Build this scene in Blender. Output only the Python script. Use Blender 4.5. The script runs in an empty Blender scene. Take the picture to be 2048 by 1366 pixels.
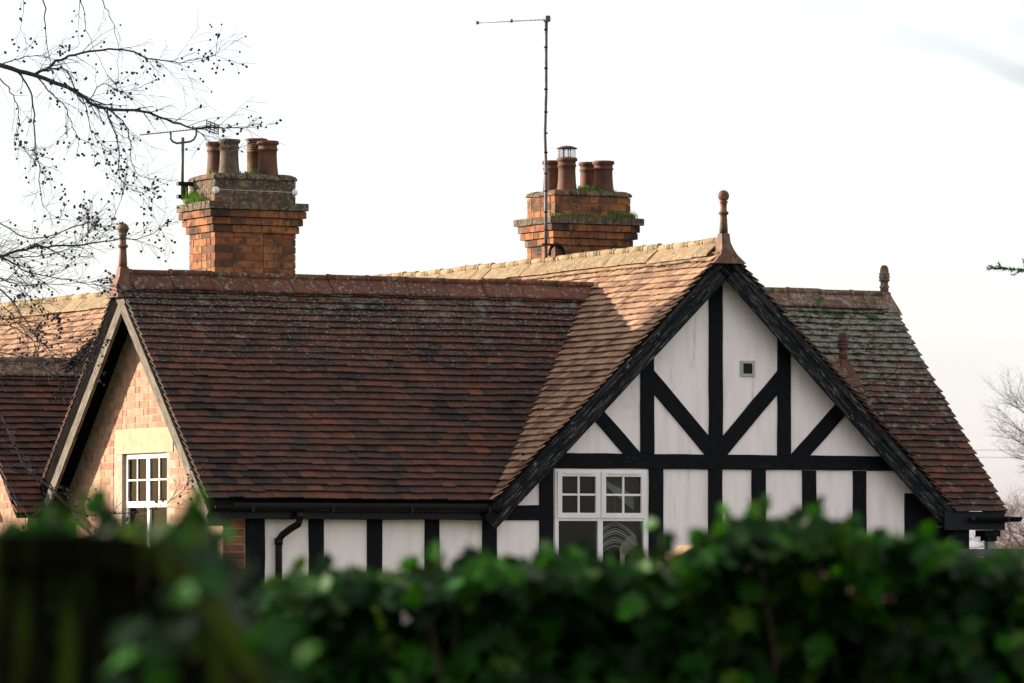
import bpy, math, random
from math import sin, cos, pi, radians, sqrt, atan2
from mathutils import Vector as V, Matrix, noise
random.seed(7)
SC = bpy.context.scene
COL = SC.collection
# ------------------------------------------------------------------ camera
YAW = radians(27.5)
CAM = V((-27.143, -47.211, 1.7))
R = V((cos(YAW), -sin(YAW), 0)); F = V((sin(YAW), cos(YAW), 0)); Z = V((0, 0, 1))
cd = bpy.data.cameras.new('camera'); cam = bpy.data.objects.new('camera', cd); COL.objects.link(cam)
cam.location = CAM
cam.rotation_euler = (radians(90 + 2.4252), 0, -YAW)
cd.sensor_width = 36; cd.lens = 10200 / 2048 * 36
cd.clip_start = .5; cd.clip_end = 3000
cd.dof.use_dof = True; cd.dof.focus_distance = 54; cd.dof.aperture_fstop = 7.2; cd.dof.aperture_blades = 9
SC.camera = cam
# ------------------------------------------------------------------ light
SUN = V((-1, .95, .30)).normalized()
w = bpy.data.worlds.new('World'); SC.world = w; w.use_nodes = True
nt = w.node_tree; nt.nodes.clear()
def N(t, k, **kw):
    n = t.nodes.new(k)
    for a, b in kw.items():
        if a in n.inputs.keys() if isinstance(a, str) else False: n.inputs[a].default_value = b
        else: setattr(n, a, b)
    return n
sky = N(nt, 'ShaderNodeTexSky', sky_type='NISHITA', sun_disc=False)
sky.sun_elevation = math.asin(SUN.z); sky.sun_rotation = atan2(SUN.x, SUN.y)
bg1 = N(nt, 'ShaderNodeBackground'); bg1.inputs[1].default_value = .05
nt.links.new(sky.outputs[0], bg1.inputs[0])
tc = N(nt, 'ShaderNodeTexCoord'); sp = N(nt, 'ShaderNodeSeparateXYZ'); nt.links.new(tc.outputs['Generated'], sp.inputs[0])
nz = N(nt, 'ShaderNodeTexNoise'); nz.inputs['Scale'].default_value = 9; nz.inputs['Detail'].default_value = 5
mp = N(nt, 'ShaderNodeMapping'); mp.inputs['Scale'].default_value = (1, 1, 3.5); nt.links.new(tc.outputs['Generated'], mp.inputs[0]); nt.links.new(mp.outputs[0], nz.inputs[0])
ad = N(nt, 'ShaderNodeMath', operation='MULTIPLY_ADD'); ad.inputs[1].default_value = .12; nt.links.new(nz.outputs[0], ad.inputs[0]); nt.links.new(sp.outputs[2], ad.inputs[2])
cr = N(nt, 'ShaderNodeValToRGB'); nt.links.new(ad.outputs[0], cr.inputs[0])
cr.color_ramp.elements[0].position = 0.0; cr.color_ramp.elements[0].color = (.13, .135, .20, 1)
cr.color_ramp.elements[1].position = .16; cr.color_ramp.elements[1].color = (.26, .258, .30, 1)
e = cr.color_ramp.elements.new(.07); e.color = (.18, .18, .235, 1)
e = cr.color_ramp.elements.new(.30); e.color = (.58, .535, .515, 1)
e = cr.color_ramp.elements.new(.5); e.color = (.28, .265, .265, 1)
bg2 = N(nt, 'ShaderNodeBackground'); bg2.inputs[1].default_value = 1.0
dp = N(nt, 'ShaderNodeVectorMath', operation='DOT_PRODUCT'); nt.links.new(tc.outputs['Generated'], dp.inputs[0]); dp.inputs[1].default_value = (-.72, .69, 0)
dm = N(nt, 'ShaderNodeMapRange'); nt.links.new(dp.outputs['Value'], dm.inputs[0]); dm.inputs[1].default_value = -.8; dm.inputs[2].default_value = .1; dm.inputs[3].default_value = 1.05; dm.inputs[4].default_value = 1
vx = N(nt, 'ShaderNodeVectorMath', operation='SCALE'); nt.links.new(cr.outputs[0], vx.inputs[0]); nt.links.new(dm.outputs[0], vx.inputs['Scale'])
nt.links.new(vx.outputs[0], bg2.inputs[0])
ads = N(nt, 'ShaderNodeAddShader'); nt.links.new(bg1.outputs[0], ads.inputs[0]); nt.links.new(bg2.outputs[0], ads.inputs[1])
wo = N(nt, 'ShaderNodeOutputWorld'); nt.links.new(ads.outputs[0], wo.inputs[0])
sl = bpy.data.lights.new('sun', 'SUN'); so = bpy.data.objects.new('sun', sl); COL.objects.link(so)
sl.energy = 5.0; sl.angle = radians(.6); sl.color = (1, .88, .72)
so.rotation_euler = (-SUN).to_track_quat('-Z', 'Y').to_euler()
so.location = (-30, 30, 20)
SC.view_settings.view_transform = 'Standard'; SC.view_settings.look = 'None'
SC.view_settings.exposure = 1.32; SC.view_settings.gamma = 1
try: SC.view_settings.use_curve_mapping = False
except Exception: pass
SC.cycles.max_bounces = 6; SC.cycles.transparent_max_bounces = 8

# ------------------------------------------------------------------ materials
def mat(name, cols, scale=6, detail=4, rough=.85, bump=.0, bscale=60, tint=None, stretch=None, spec=.3,
        over=None, trans=None, metal=0, contrast=(.3, .7)):
    """cols: colours spread over a noise; tint: list of colours picked by the per-face 'tint'; over: list of
    (colour, scale, lo, hi[, zlo, zhi]) patches of a second noise, optionally only where object z passes zlo..zhi"""
    m = bpy.data.materials.new(name); m.use_nodes = True; t = m.node_tree; t.nodes.clear(); L = t.links.new
    out = N(t, 'ShaderNodeOutputMaterial'); b = N(t, 'ShaderNodeBsdfPrincipled'); L(b.outputs[0], out.inputs[0])
    b.inputs['Roughness'].default_value = rough; b.inputs['Specular IOR Level'].default_value = spec; b.inputs['Metallic'].default_value = metal
    tc = N(t, 'ShaderNodeTexCoord'); vec = tc.outputs['Object']
    if stretch:
        mp = N(t, 'ShaderNodeMapping'); mp.inputs['Scale'].default_value = stretch; L(vec, mp.inputs[0]); svec = mp.outputs[0]
    else: svec = vec
    n1 = N(t, 'ShaderNodeTexNoise'); n1.inputs['Scale'].default_value = scale; n1.inputs['Detail'].default_value = detail; L(svec, n1.inputs[0])
    r = N(t, 'ShaderNodeValToRGB'); L(n1.outputs[0], r.inputs[0])
    lo, hi = contrast
    k = len(cols); r.color_ramp.elements[0].position = lo; r.color_ramp.elements[0].color = (*cols[0], 1)
    r.color_ramp.elements[1].position = hi; r.color_ramp.elements[1].color = (*cols[-1], 1)
    for i in range(1, k - 1):
        e = r.color_ramp.elements.new(lo + (hi - lo) * i / (k - 1)); e.color = (*cols[i], 1)
    c = r.outputs[0]
    if tint:
        at = N(t, 'ShaderNodeAttribute', attribute_name='tint')
        r2 = N(t, 'ShaderNodeValToRGB'); L(at.outputs['Fac'], r2.inputs[0]); q = len(tint)
        r2.color_ramp.elements[0].position = 0; r2.color_ramp.elements[0].color = (*tint[0], 1)
        r2.color_ramp.elements[1].position = 1; r2.color_ramp.elements[1].color = (*tint[-1], 1)
        for i in range(1, q - 1):
            e = r2.color_ramp.elements.new(i / (q - 1)); e.color = (*tint[i], 1)
        mx = N(t, 'ShaderNodeMix', data_type='RGBA', blend_type='MULTIPLY'); mx.inputs[0].default_value = 1
        L(r2.outputs[0], mx.inputs[6]); L(c, mx.inputs[7]); c = mx.outputs[2]
    for ov in (over or []):
        col, sc, lo, hi = ov[:4]
        n2 = N(t, 'ShaderNodeTexNoise'); n2.inputs['Scale'].default_value = sc; n2.inputs['Detail'].default_value = 8; n2.inputs['Roughness'].default_value = .65
        L(svec if len(ov) == 5 else vec, n2.inputs[0])
        f = n2.outputs[0]
        if len(ov) >= 6:
            s = N(t, 'ShaderNodeSeparateXYZ'); L(vec, s.inputs[0])
            mr = N(t, 'ShaderNodeMapRange'); L(s.outputs[2], mr.inputs[0]); mr.inputs[1].default_value = ov[4]; mr.inputs[2].default_value = ov[5]
            mr.inputs[3].default_value = -.12; mr.inputs[4].default_value = .04
            a = N(t, 'ShaderNodeMath', operation='ADD'); L(f, a.inputs[0]); L(mr.outputs[0], a.inputs[1]); f = a.outputs[0]
        mr = N(t, 'ShaderNodeMapRange', interpolation_type='SMOOTHSTEP'); L(f, mr.inputs[0]); mr.inputs[1].default_value = lo; mr.inputs[2].default_value = hi
        mx = N(t, 'ShaderNodeMix', data_type='RGBA'); L(mr.outputs[0], mx.inputs[0]); L(c, mx.inputs[6]); mx.inputs[7].default_value = (*col, 1); c = mx.outputs[2]
    L(c, b.inputs['Base Color'])
    if bump:
        n3 = N(t, 'ShaderNodeTexNoise'); n3.inputs['Scale'].default_value = bscale; n3.inputs['Detail'].default_value = 6; L(svec, n3.inputs[0])
        bp = N(t, 'ShaderNodeBump'); bp.inputs['Strength'].default_value = bump; bp.inputs['Distance'].default_value = .01; L(n3.outputs[0], bp.inputs['Height']); L(bp.outputs[0], b.inputs['Normal'])
    if trans:
        tr = N(t, 'ShaderNodeBsdfTranslucent'); L(c, tr.inputs[0]); ms = N(t, 'ShaderNodeMixShader'); ms.inputs[0].default_value = trans
        L(b.outputs[0], ms.inputs[1]); L(tr.outputs[0], ms.inputs[2]); L(ms.outputs[0], out.inputs[0])
    return m
W1 = [(.75, .75, .75), (1, 1, 1), (1.25, 1.2, 1.15)]
LICH = (.15, .135, .10); MOSS = (.035, .055, .012)
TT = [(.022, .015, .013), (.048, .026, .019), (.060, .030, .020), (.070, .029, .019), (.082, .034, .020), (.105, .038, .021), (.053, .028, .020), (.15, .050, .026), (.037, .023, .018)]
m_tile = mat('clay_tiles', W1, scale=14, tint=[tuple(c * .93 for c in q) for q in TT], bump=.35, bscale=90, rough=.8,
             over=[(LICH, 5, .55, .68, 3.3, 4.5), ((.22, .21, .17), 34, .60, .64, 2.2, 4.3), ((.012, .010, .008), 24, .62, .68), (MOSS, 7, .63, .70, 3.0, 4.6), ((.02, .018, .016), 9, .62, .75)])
TL = [(.19, .095, .058), (.27, .155, .095), (.32, .192, .118), (.35, .215, .13), (.27, .15, .092), (.11, .055, .038), (.38, .24, .15), (.30, .175, .105)]  # pale copy of the tile tints, with sunlight put into the colour
m_tile_lit = mat('sunlit_weathered_tiles', W1, scale=10, tint=[tuple(c * 1.0 for c in q) for q in TL], bump=.35, bscale=90, rough=.85,
             over=[((.36, .26, .16), 18, .55, .68, 3.6, 4.9), (MOSS, 9, .66, .72, 3.0, 5.0), ((.05, .03, .02), 6, .60, .75)])  # pale patches thicken toward the sunlit ridge, painted light and lichen together
m_ridge = mat('terracotta_ridge', W1, scale=8, tint=[(.085, .030, .015), (.13, .044, .02), (.065, .026, .016)], bump=.3, bscale=60, rough=.7,
             over=[((.20, .18, .14), 24, .54, .62), ((.04, .03, .02), 6, .58, .7), (MOSS, 5, .64, .72)])
m_ridge_w = mat('lichened_ridge', W1, scale=8, tint=[(.20, .13, .07), (.24, .16, .09), (.18, .12, .065)], bump=.3, bscale=60, rough=.9,
             over=[((.26, .23, .15), 18, .5, .62), ((.05, .045, .03), 40, .58, .66), (MOSS, 6, .60, .68)])
m_ridge_g = mat('grey_lichened_ridge', W1, scale=8, tint=[(.13, .06, .04), (.15, .075, .05), (.11, .055, .04)], bump=.3, bscale=60, rough=.9,
             over=[((.20, .19, .14), 18, .48, .6), (MOSS, 6, .55, .62)])
m_terra = mat('terracotta', [(.07, .028, .017), (.12, .043, .023), (.16, .056, .03)], scale=9, bump=.2, rough=.7, over=[((.13, .12, .075), 16, .50, .60), ((.04, .035, .025), 7, .55, .66)])
m_pot = mat('sooty_pot', [(.05, .022, .014), (.10, .038, .021), (.14, .05, .028)], scale=7, bump=.2, rough=.75, over=[((.05, .045, .04), 8, .52, .68)])
m_potg = mat('lichened_pot', [(.07, .042, .026), (.11, .07, .045), (.09, .07, .05)], scale=9, bump=.4, rough=.85, over=[((.13, .12, .08), 14, .52, .64), ((.03, .025, .02), 6, .55, .7)])
BT = [(.15, .048, .022), (.25, .088, .034), (.31, .12, .043), (.28, .105, .038), (.19, .065, .028), (.30, .12, .046), (.07, .032, .02), (.20, .075, .032)]
m_brick = mat('chimney_brick', W1, scale=16, tint=BT, bump=.5, bscale=70, rough=.9, over=[((.06, .032, .02), 10, .48, .68), ((.36, .27, .18), 7, .66, .74), ((.022, .016, .013), 4, .50, .66), ((.04, .055, .015), 6, .62, .7)])
BG = [(.07, .042, .026), (.10, .065, .04), (.055, .035, .022), (.14, .06, .03), (.09, .065, .045)]
m_brickg = mat('lichened_brick', W1, scale=16, tint=BG, bump=.6, bscale=60, rough=.95, over=[((.17, .16, .12), 30, .5, .62), ((.26, .15, .03), 9, .60, .68), ((.04, .04, .035), 7, .55, .66)])
WT = [(.28, .155, .10), (.33, .19, .125), (.36, .215, .14), (.31, .17, .11), (.26, .13, .085), (.34, .20, .13)]  # brick tints paled to hold sun glare; the shaded quoin stays darker red
m_wbrick = mat('wall_brick', W1, scale=10, tint=WT, bump=.3, rough=.9)
m_mortar = mat('mortar', [(.27, .21, .16), (.38, .31, .25)], scale=20, bump=.3, rough=.95)
m_mortard = mat('dark_mortar', [(.09, .065, .045), (.2, .15, .11)], scale=20, bump=.3, rough=.95)
m_stone = mat('stone_lintel', [(.36, .24, .15), (.46, .33, .22)], scale=6, bump=.15, rough=.9)
m_plaster = mat('painted_render', [(.80, .70, .66), (.88, .775, .735), (.91, .81, .77)], scale=2.2, detail=8, bump=.35, bscale=55, rough=.9, stretch=(5, 5, .7),
                over=[((.50, .42, .38), 1.3, .60, .80), ((.42, .36, .32), 1.6, .60, .82, 1), ((.20, .17, .15), 30, .73, .76)])
m_black = mat('black_timber', [(.0035, .0038, .005), (.007, .0075, .009)], scale=5, stretch=(1, 8, 8), bump=.4, bscale=16, rough=.8, spec=.12,
              over=[((.045, .045, .045), 9, .60, .70, 1), ((.10, .10, .10), 14, .72, .76)])
m_barge = mat('worn_black_board', [(.0035, .004, .005), (.008, .008, .009)], scale=6, stretch=(1.4, 12, 12), bump=.7, bscale=10, rough=.8, spec=.15,
              over=[((.11, .105, .10), 4, .555, .62, 1), ((.03, .03, .03), 2.2, .50, .6, 1), ((.14, .135, .13), 7, .64, .70)])
m_bargeg = mat('bare_weathered_board', [(.05, .042, .034), (.12, .10, .078), (.20, .17, .13)], scale=6, stretch=(1.2, 12, 12), bump=.6, bscale=10, rough=.9,
              over=[((.03, .026, .022), 5, .56, .64, 1)])
m_pvc = mat('white_frame', [(.72, .66, .64), (.82, .76, .74)], scale=5, rough=.4, spec=.4, over=[((.40, .35, .31), 5, .60, .8), ((.2, .17, .15), 40, .70, .76)])
m_dark = mat('black_gutter', [(.003, .003, .0035), (.006, .006, .007)], scale=6, rough=.5, spec=.2)
m_soff = mat('soffit_boards', [(.006, .005, .0045), (.014, .012, .010)], scale=5, stretch=(1, 1, 6), rough=1, spec=0)
m_lead = mat('lead', [(.20, .19, .18), (.30, .28, .25)], scale=9, rough=.6, over=[((.30, .26, .18), 14, .5, .62)])
m_steel = mat('galvanised_steel', [(.05, .05, .055), (.11, .11, .115)], scale=20, rough=.5, metal=.3)
m_alu = mat('pale_aluminium', [(.62, .58, .54), (.75, .72, .68)], scale=12, rough=.4)
m_rust = mat('rusty_cap', [(.07, .03, .025), (.14, .055, .045)], scale=14, rough=.75)
m_wire = mat('wire_mesh', [(.12, .12, .13), (.2, .2, .2)], scale=14, rough=.5)
m_curt = mat('curtain_cloth', [(.035, .032, .025), (.10, .10, .08)], scale=3, stretch=(12, 12, 1), rough=.7)
m_wood = mat('dark_room', [(.02, .008, .004), (.06, .024, .012)], scale=3, rough=.8)
m_ivory = mat('swag_cloth', [(.30, .32, .28), (.42, .43, .38)], scale=3, rough=.6)
m_chrome = mat('silvery_fabric', [(.65, .62, .50), (.85, .82, .7)], scale=5, rough=.35, spec=.8)
m_moss = mat('moss', [(.010, .022, .004), (.03, .055, .008)], scale=30, bump=.5, rough=.95)
m_grass = mat('grass_blades', [(.05, .13, .015), (.10, .20, .03)], scale=8, rough=.6, tint=[(.6, .8, .4), (1, 1.2, .6), (1.6, 1.2, .8), (2.4, 1.7, 1.6)], trans=.35)
m_core = mat('hedge_shade', [(.003, .004, .002), (.008, .009, .004)], scale=9, rough=1, spec=0)
m_bark = mat('bark', [(.022, .018, .020), (.05, .042, .045)], scale=20, rough=.9)
m_barkr = mat('pale_bark', [(.045, .038, .03), (.08, .068, .055)], scale=8, rough=.9)
m_twig = mat('pink_twigs', [(.14, .085, .07), (.22, .14, .11)], scale=8, rough=.9)
m_ball = mat('seed_ball', [(.012, .008, .012), (.03, .02, .025)], scale=60, bump=.6, rough=.95)
m_needle = mat('needles', [(.02, .07, .02), (.04, .12, .035)], scale=8, rough=.6, trans=.2)
IV = [(.2, .3, .3), (.25, .4, .4), (.4, .6, .5), (.7, 1.1, .6), (2.1, 2.5, .9), (.3, .45, .5), (4.4, 2.2, 1.8), (6.2, 3.6, 5.)]  # brightest tints are sunlit leaf highlights put into the colour
m_ivy = mat('ivy_leaf', [(.006, .030, .002), (.018, .060, .004)], scale=5, rough=.5, spec=.14, tint=IV, trans=.28, over=[((.035, .02, .01), 9, .68, .74)])
m_stem = mat('ivy_stem', [(.02, .013, .008), (.07, .045, .028)], scale=9, rough=.9)
m_fence = mat('fence_board', [(.0015, .0015, .001), (.005, .0055, .002)], scale=3, stretch=(5, 5, .6), spec=.03, rough=1, bump=.3, over=[((.045, .058, .008), 2.2, .48, .60, 1)])  # black as if backlit; green streaks paint lichen and light on the boards
m_ground = mat('lawn', [(.03, .055, .015), (.06, .085, .025), (.09, .09, .04)], scale=.6, detail=9, rough=.95, bump=.5, bscale=20)
m_gwall = mat('garden_wall_brick', W1, scale=6, tint=WT, rough=.95, bump=.4)
m_cope = mat('grey_coping', [(.06, .055, .05), (.13, .12, .11)], scale=6, rough=.95, bump=.4, over=[(MOSS, 8, .6, .7)])

def glass():
    m = bpy.data.materials.new('window_glass'); m.use_nodes = True; t = m.node_tree; t.nodes.clear(); L = t.links.new
    o = N(t, 'ShaderNodeOutputMaterial'); g = N(t, 'ShaderNodeBsdfGlossy'); g.inputs[1].default_value = .03; g.inputs[0].default_value = (.40, .40, .36, 1)
    tr = N(t, 'ShaderNodeBsdfTransparent'); tr.inputs[0].default_value = (.86, .88, .86, 1)
    fr = N(t, 'ShaderNodeFresnel'); fr.inputs[0].default_value = 1.4; mx = N(t, 'ShaderNodeMixShader')
    tcn = N(t, 'ShaderNodeTexCoord'); nn = N(t, 'ShaderNodeTexNoise'); nn.inputs['Scale'].default_value = 3; L(tcn.outputs['Object'], nn.inputs[0])
    bp = N(t, 'ShaderNodeBump'); bp.inputs['Strength'].default_value = .05; L(nn.outputs[0], bp.inputs['Height']); L(bp.outputs[0], g.inputs['Normal'])
    L(fr.outputs[0], mx.inputs[0]); L(tr.outputs[0], mx.inputs[1]); L(g.outputs[0], mx.inputs[2]); L(mx.outputs[0], o.inputs[0])
    return m
m_glass = glass()

# ------------------------------------------------------------------ mesh helpers
class MB:
    def __init__(s): s.v = []; s.f = []; s.t = []; s.sm = []
    def add(s, vs, fs, tint=None, smooth=False):
        b = len(s.v); s.v += [tuple(p) for p in vs]
        tt = random.random() if tint is None else tint
        for f in fs: s.f.append([b + i for i in f]); s.t.append(tt); s.sm.append(smooth)
    def hexa(s, a, tint=None):      # 8 corners: bottom 4 (ccw from below order), top 4
        s.add(a, [(0, 3, 2, 1), (4, 5, 6, 7), (0, 1, 5, 4), (1, 2, 6, 5), (2, 3, 7, 6), (3, 0, 4, 7)], tint)
    def box(s, lo, hi, tint=None):
        x0, y0, z0 = lo; x1, y1, z1 = hi
        s.hexa([(x0, y0, z0), (x1, y0, z0), (x1, y1, z0), (x0, y1, z0), (x0, y0, z1), (x1, y0, z1), (x1, y1, z1), (x0, y1, z1)], tint)
    def obox(s, O, A, B, C, a, b, c, tint=None):   # a,b,c = (min,max) along unit axes A,B,C
        if A.cross(B).dot(C) < 0: A, B, a, b = B, A, b, a
        P = lambda i, j, k: O + A * a[i] + B * b[j] + C * c[k]
        s.hexa([P(0, 0, 0), P(1, 0, 0), P(1, 1, 0), P(0, 1, 0), P(0, 0, 1), P(1, 0, 1), P(1, 1, 1), P(0, 1, 1)], tint)
    def tube(s, pts, r, n=6, tint=None, cap=True):
        pts = [V(p) for p in pts]; k = len(pts); rs = r if isinstance(r, (list, tuple)) else [r] * k
        vs = []; up = None
        for i, p in enumerate(pts):
            d = (pts[min(i + 1, k - 1)] - pts[max(i - 1, 0)]).normalized()
            if up is None: up = V((0, 0, 1)) if abs(d.z) < .9 else V((1, 0, 0))
            a = d.cross(up).normalized(); b = a.cross(d).normalized(); up = b
            for j in range(n):
                q = 2 * pi * j / n; vs.append(p + (a * cos(q) + b * sin(q)) * rs[i])
        fs = [(i * n + j, i * n + (j + 1) % n, (i + 1) * n + (j + 1) % n, (i + 1) * n + j) for i in range(k - 1) for j in range(n)]
        if cap and n > 2: fs += [tuple(range(n))[::-1], tuple((k - 1) * n + j for j in range(n))]
        s.add(vs, fs, tint, n > 4)
    def lathe(s, c, prof, n=20, tint=None, cap=True):
        c = V(c); vs = [c + V((r * cos(2 * pi * j / n), r * sin(2 * pi * j / n), z)) for r, z in prof for j in range(n)]
        k = len(prof)
        fs = [(i * n + j, i * n + (j + 1) % n, (i + 1) * n + (j + 1) % n, (i + 1) * n + j) for i in range(k - 1) for j in range(n)]
        if cap: fs += [tuple(range(n))[::-1], tuple((k - 1) * n + j for j in range(n))]
        s.add(vs, fs, tint, True)
    def blob(s, c, r, sq=(1, 1, .6), tint=None):
        c = V(c); vs = [c + V((0, 0, r * sq[2]))]; n = 6
        for a in (.35, .65):
            for j in range(n):
                q = 2 * pi * j / n + a; k = r * random.uniform(.75, 1.2)
                vs.append(c + V((k * sin(a * pi) * cos(q) * sq[0], k * sin(a * pi) * sin(q) * sq[1], r * cos(a * pi) * sq[2])))
        vs.append(c - V((0, 0, r * sq[2])))
        fs = [(0, 1 + j, 1 + (j + 1) % n) for j in range(n)] + [(1 + j, 1 + n + j, 1 + n + (j + 1) % n, 1 + (j + 1) % n) for j in range(n)] + [(1 + 2 * n, 1 + n + (j + 1) % n, 1 + n + j) for j in range(n)]
        s.add(vs, fs, tint, True)
    def build(s, name, m, parent=None, loc=None, basis=None, **props):
        me = bpy.data.meshes.new(name)
        vs = s.v
        if basis is not None:
            inv = basis.inverted(); vs = [inv @ V(p) for p in vs]
        me.from_pydata(vs, [], s.f); me.materials.append(m)
        a = me.attributes.new('tint', 'FLOAT', 'FACE'); a.data.foreach_set('value', s.t)
        me.polygons.foreach_set('use_smooth', s.sm); me.update()
        o = bpy.data.objects.new(name, me); COL.objects.link(o)
        if basis is not None: o.matrix_world = basis
        if parent: o.parent = parent
        if basis is not None and parent: o.matrix_parent_inverse = parent.matrix_basis.inverted()
        for k, q in props.items(): o[k] = q
        return o
def empty(name, loc, label, cat, group=None, rz=0):
    o = bpy.data.objects.new(name, None); COL.objects.link(o); o.location = loc; o.rotation_euler.z = rz; o.empty_display_size = .2
    o['label'] = label; o['category'] = cat
    if group: o['group'] = group
    return o
def tag(o, label, cat, group=None, kind=None):
    o['label'] = label; o['category'] = cat
    if group: o['group'] = group
    if kind: o['kind'] = kind
def basis_from(O, X, Zish):
    X = X.normalized(); Y = Zish.cross(X).normalized(); Zz = X.cross(Y)
    m = Matrix.Identity(4)
    for i in range(3): m[i][0], m[i][1], m[i][2], m[i][3] = X[i], Y[i], Zz[i], O[i]
    return m

# ------------------------------------------------------------------ ground
g = MB(); g.add([(-900, -300, 0), (1500, -300, 0), (1500, 2200, 0), (-900, 2200, 0)], [(0, 1, 2, 3)])
o = g.build('ground', m_ground); o['kind'] = 'structure'

# ------------------------------------------------------------------ the house
EZ = 2.27                       # height of the tile plane at the eaves
GT = .964; GZ = 4.98; GW = 2.81  # front gable: pitch, apex height, half width
MT = 1.009; MZ = 4.60; MY = 2.31 # long range: pitch, ridge height, ridge y
XL, XR = -6.05, 3.5
house = empty('house', (0, 0, 0), 'large cottage with brown clay tile roofs and black and white timbered gable', 'house')
zg = lambda x: GZ - GT * abs(x)
def zm(y): return MZ - MT * abs(y - MY)

def wav(p): return .012 * noise.noise(V(p) * .9) + .006 * noise.noise(V(p) * 3.1)
def tiles(name, O, U, Vv, u0, u1, L, keep, m, label=None, tintf=None):
    """one slope of plain clay tiles, each tile a real slab lying on the one below"""
    Nn = U.cross(Vv).normalized()
    if Nn.z < 0: Nn = -Nn
    b = MB(); gauge = .1; tw = .166; th = .013
    rows = int(L / gauge)
    for r in range(rows):
        v0 = r * gauge; off = (r % 2) * .5 * tw + random.uniform(-.008, .008)
        rt = random.uniform(-.05, .05); rl = random.uniform(-.002, .004)
        k0 = int(math.floor((u0 - off) / tw)); k1 = int(math.ceil((u1 - off) / tw))
        for k in range(k0, k1 + 1):
            a = max(off + k * tw, u0); c = min(off + (k + 1) * tw, u1)
            if c - a < .03: continue
            mid = O + U * ((a + c) / 2) + Vv * (v0 + .05)
            if not keep(mid): continue
            jv = random.uniform(-.005, .005) + .006 * noise.noise(V((mid.x * 2.2, r * .9, 1.7))) + (random.uniform(-.012, 0) if random.random() < .05 else 0)
            lift = rl + random.uniform(0, .004) + (random.uniform(.003, .009) if random.random() < .08 else 0)
            tl, hd = .040 + lift, .0
            s1 = wav(mid) + .006 * sin(mid.x * .8 + mid.y)
            ta = tl + random.uniform(-.0015, .0015)
            ea = .0 if a == u0 else .0012; ec = .0 if c == u1 else .0012
            vt = v0 + jv; vh = min(v0 + .165, L)
            sk = random.uniform(-.002, .002)
            P = lambda u, v, h: O + U * u + Vv * v + Nn * (h + s1)
            b.hexa([P(a + ea, vt + sk, ta), P(c - ec, vt - sk, tl), P(c - ec, vh, hd), P(a + ea, vh, hd),
                    P(a + ea, vt + sk, ta + th), P(c - ec, vt - sk, tl + th), P(c - ec, vh, hd + th), P(a + ea, vh, hd + th)],
                   (tintf(mid) if tintf else min(1, max(0, random.random() + rt))))
    pr = {'label': label} if label else {}
    return b.build(name, m, house, **pr)
def sheet(pts, n, t=.03):       # roof deck under the tiles, n = outward normal
    b = MB(); k = len(pts); pts = [V(p) for p in pts]; n = V(n).normalized()
    lo = [p - n * (t + .012) for p in pts]; hi = [p - n * .012 for p in pts]
    b.add(lo + hi, [tuple(range(k)), tuple(range(2 * k - 1, k - 1, -1))] + [(i, i + k, (i + 1) % k + k, (i + 1) % k) for i in range(k)])
    return b
X, Y = V((1, 0, 0)), V((0, 1, 0))
vm = V((0, 1, MT)).normalized(); LM = MY * sqrt(1 + MT * MT)
vg = V((1, 0, GT)).normalized(); LG = GW * sqrt(1 + GT * GT)
# long range, near slope (west of the gable, then east of it)
def clump(p):
    n = noise.noise(V((p.x * 1.7, p.y * 1.7 + 3, p.z * 1.7)))
    return min(1, max(0, .45 + .55 * n + random.uniform(-.4, .4)))
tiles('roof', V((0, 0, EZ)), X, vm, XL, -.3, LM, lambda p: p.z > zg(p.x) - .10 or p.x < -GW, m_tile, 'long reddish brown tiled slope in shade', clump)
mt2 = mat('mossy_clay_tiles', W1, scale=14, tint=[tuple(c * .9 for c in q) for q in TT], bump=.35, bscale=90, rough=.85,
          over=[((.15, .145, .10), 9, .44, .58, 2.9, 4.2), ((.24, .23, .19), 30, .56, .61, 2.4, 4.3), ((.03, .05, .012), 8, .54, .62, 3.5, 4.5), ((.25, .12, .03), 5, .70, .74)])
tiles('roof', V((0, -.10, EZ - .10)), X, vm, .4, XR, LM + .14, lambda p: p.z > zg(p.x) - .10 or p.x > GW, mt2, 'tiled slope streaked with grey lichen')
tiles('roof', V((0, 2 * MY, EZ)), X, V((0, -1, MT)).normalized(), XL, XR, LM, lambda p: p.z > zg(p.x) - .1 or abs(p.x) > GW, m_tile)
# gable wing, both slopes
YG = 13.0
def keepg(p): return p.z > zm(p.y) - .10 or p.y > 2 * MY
tiles('roof', V((-GW, 0, EZ)), Y, vg, -.035, YG, LG, keepg, m_tile_lit, 'weathered tiled slope coloured pale orange for the sunlight, sunlit along the top')
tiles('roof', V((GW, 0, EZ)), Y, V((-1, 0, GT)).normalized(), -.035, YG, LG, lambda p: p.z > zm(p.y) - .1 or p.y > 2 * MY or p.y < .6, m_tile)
# decks
nm = V((0, -MT, 1)); ng = V((-GT, 0, 1))
d = MB()
def deck(q, n):
    s = sheet(q, n); d.add(s.v, s.f)
deck([(XL + .02, .02, zm(.02)), (-GW, .02, zm(.02)), (-.38, MY, MZ), (XL + .02, MY, MZ)], nm)
deck([(GW, .02, zm(.02)), (XR - .02, .02, zm(.02)), (XR - .02, MY, MZ), (.38, MY, MZ)], nm)
deck([(XL + .02, 2 * MY, EZ), (XR - .02, 2 * MY, EZ), (XR - .02, MY, MZ), (XL + .02, MY, MZ)][::-1], V((0, MT, 1)))
deck([(-GW, .02, EZ), (0, .02, GZ), (0, YG, GZ), (-GW, YG, EZ)][::-1], ng)
deck([(GW, .02, EZ), (0, .02, GZ), (0, YG, GZ), (GW, YG, EZ)], V((GT, 0, 1)))
d.build('roof_deck', m_soff, house)
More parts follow.
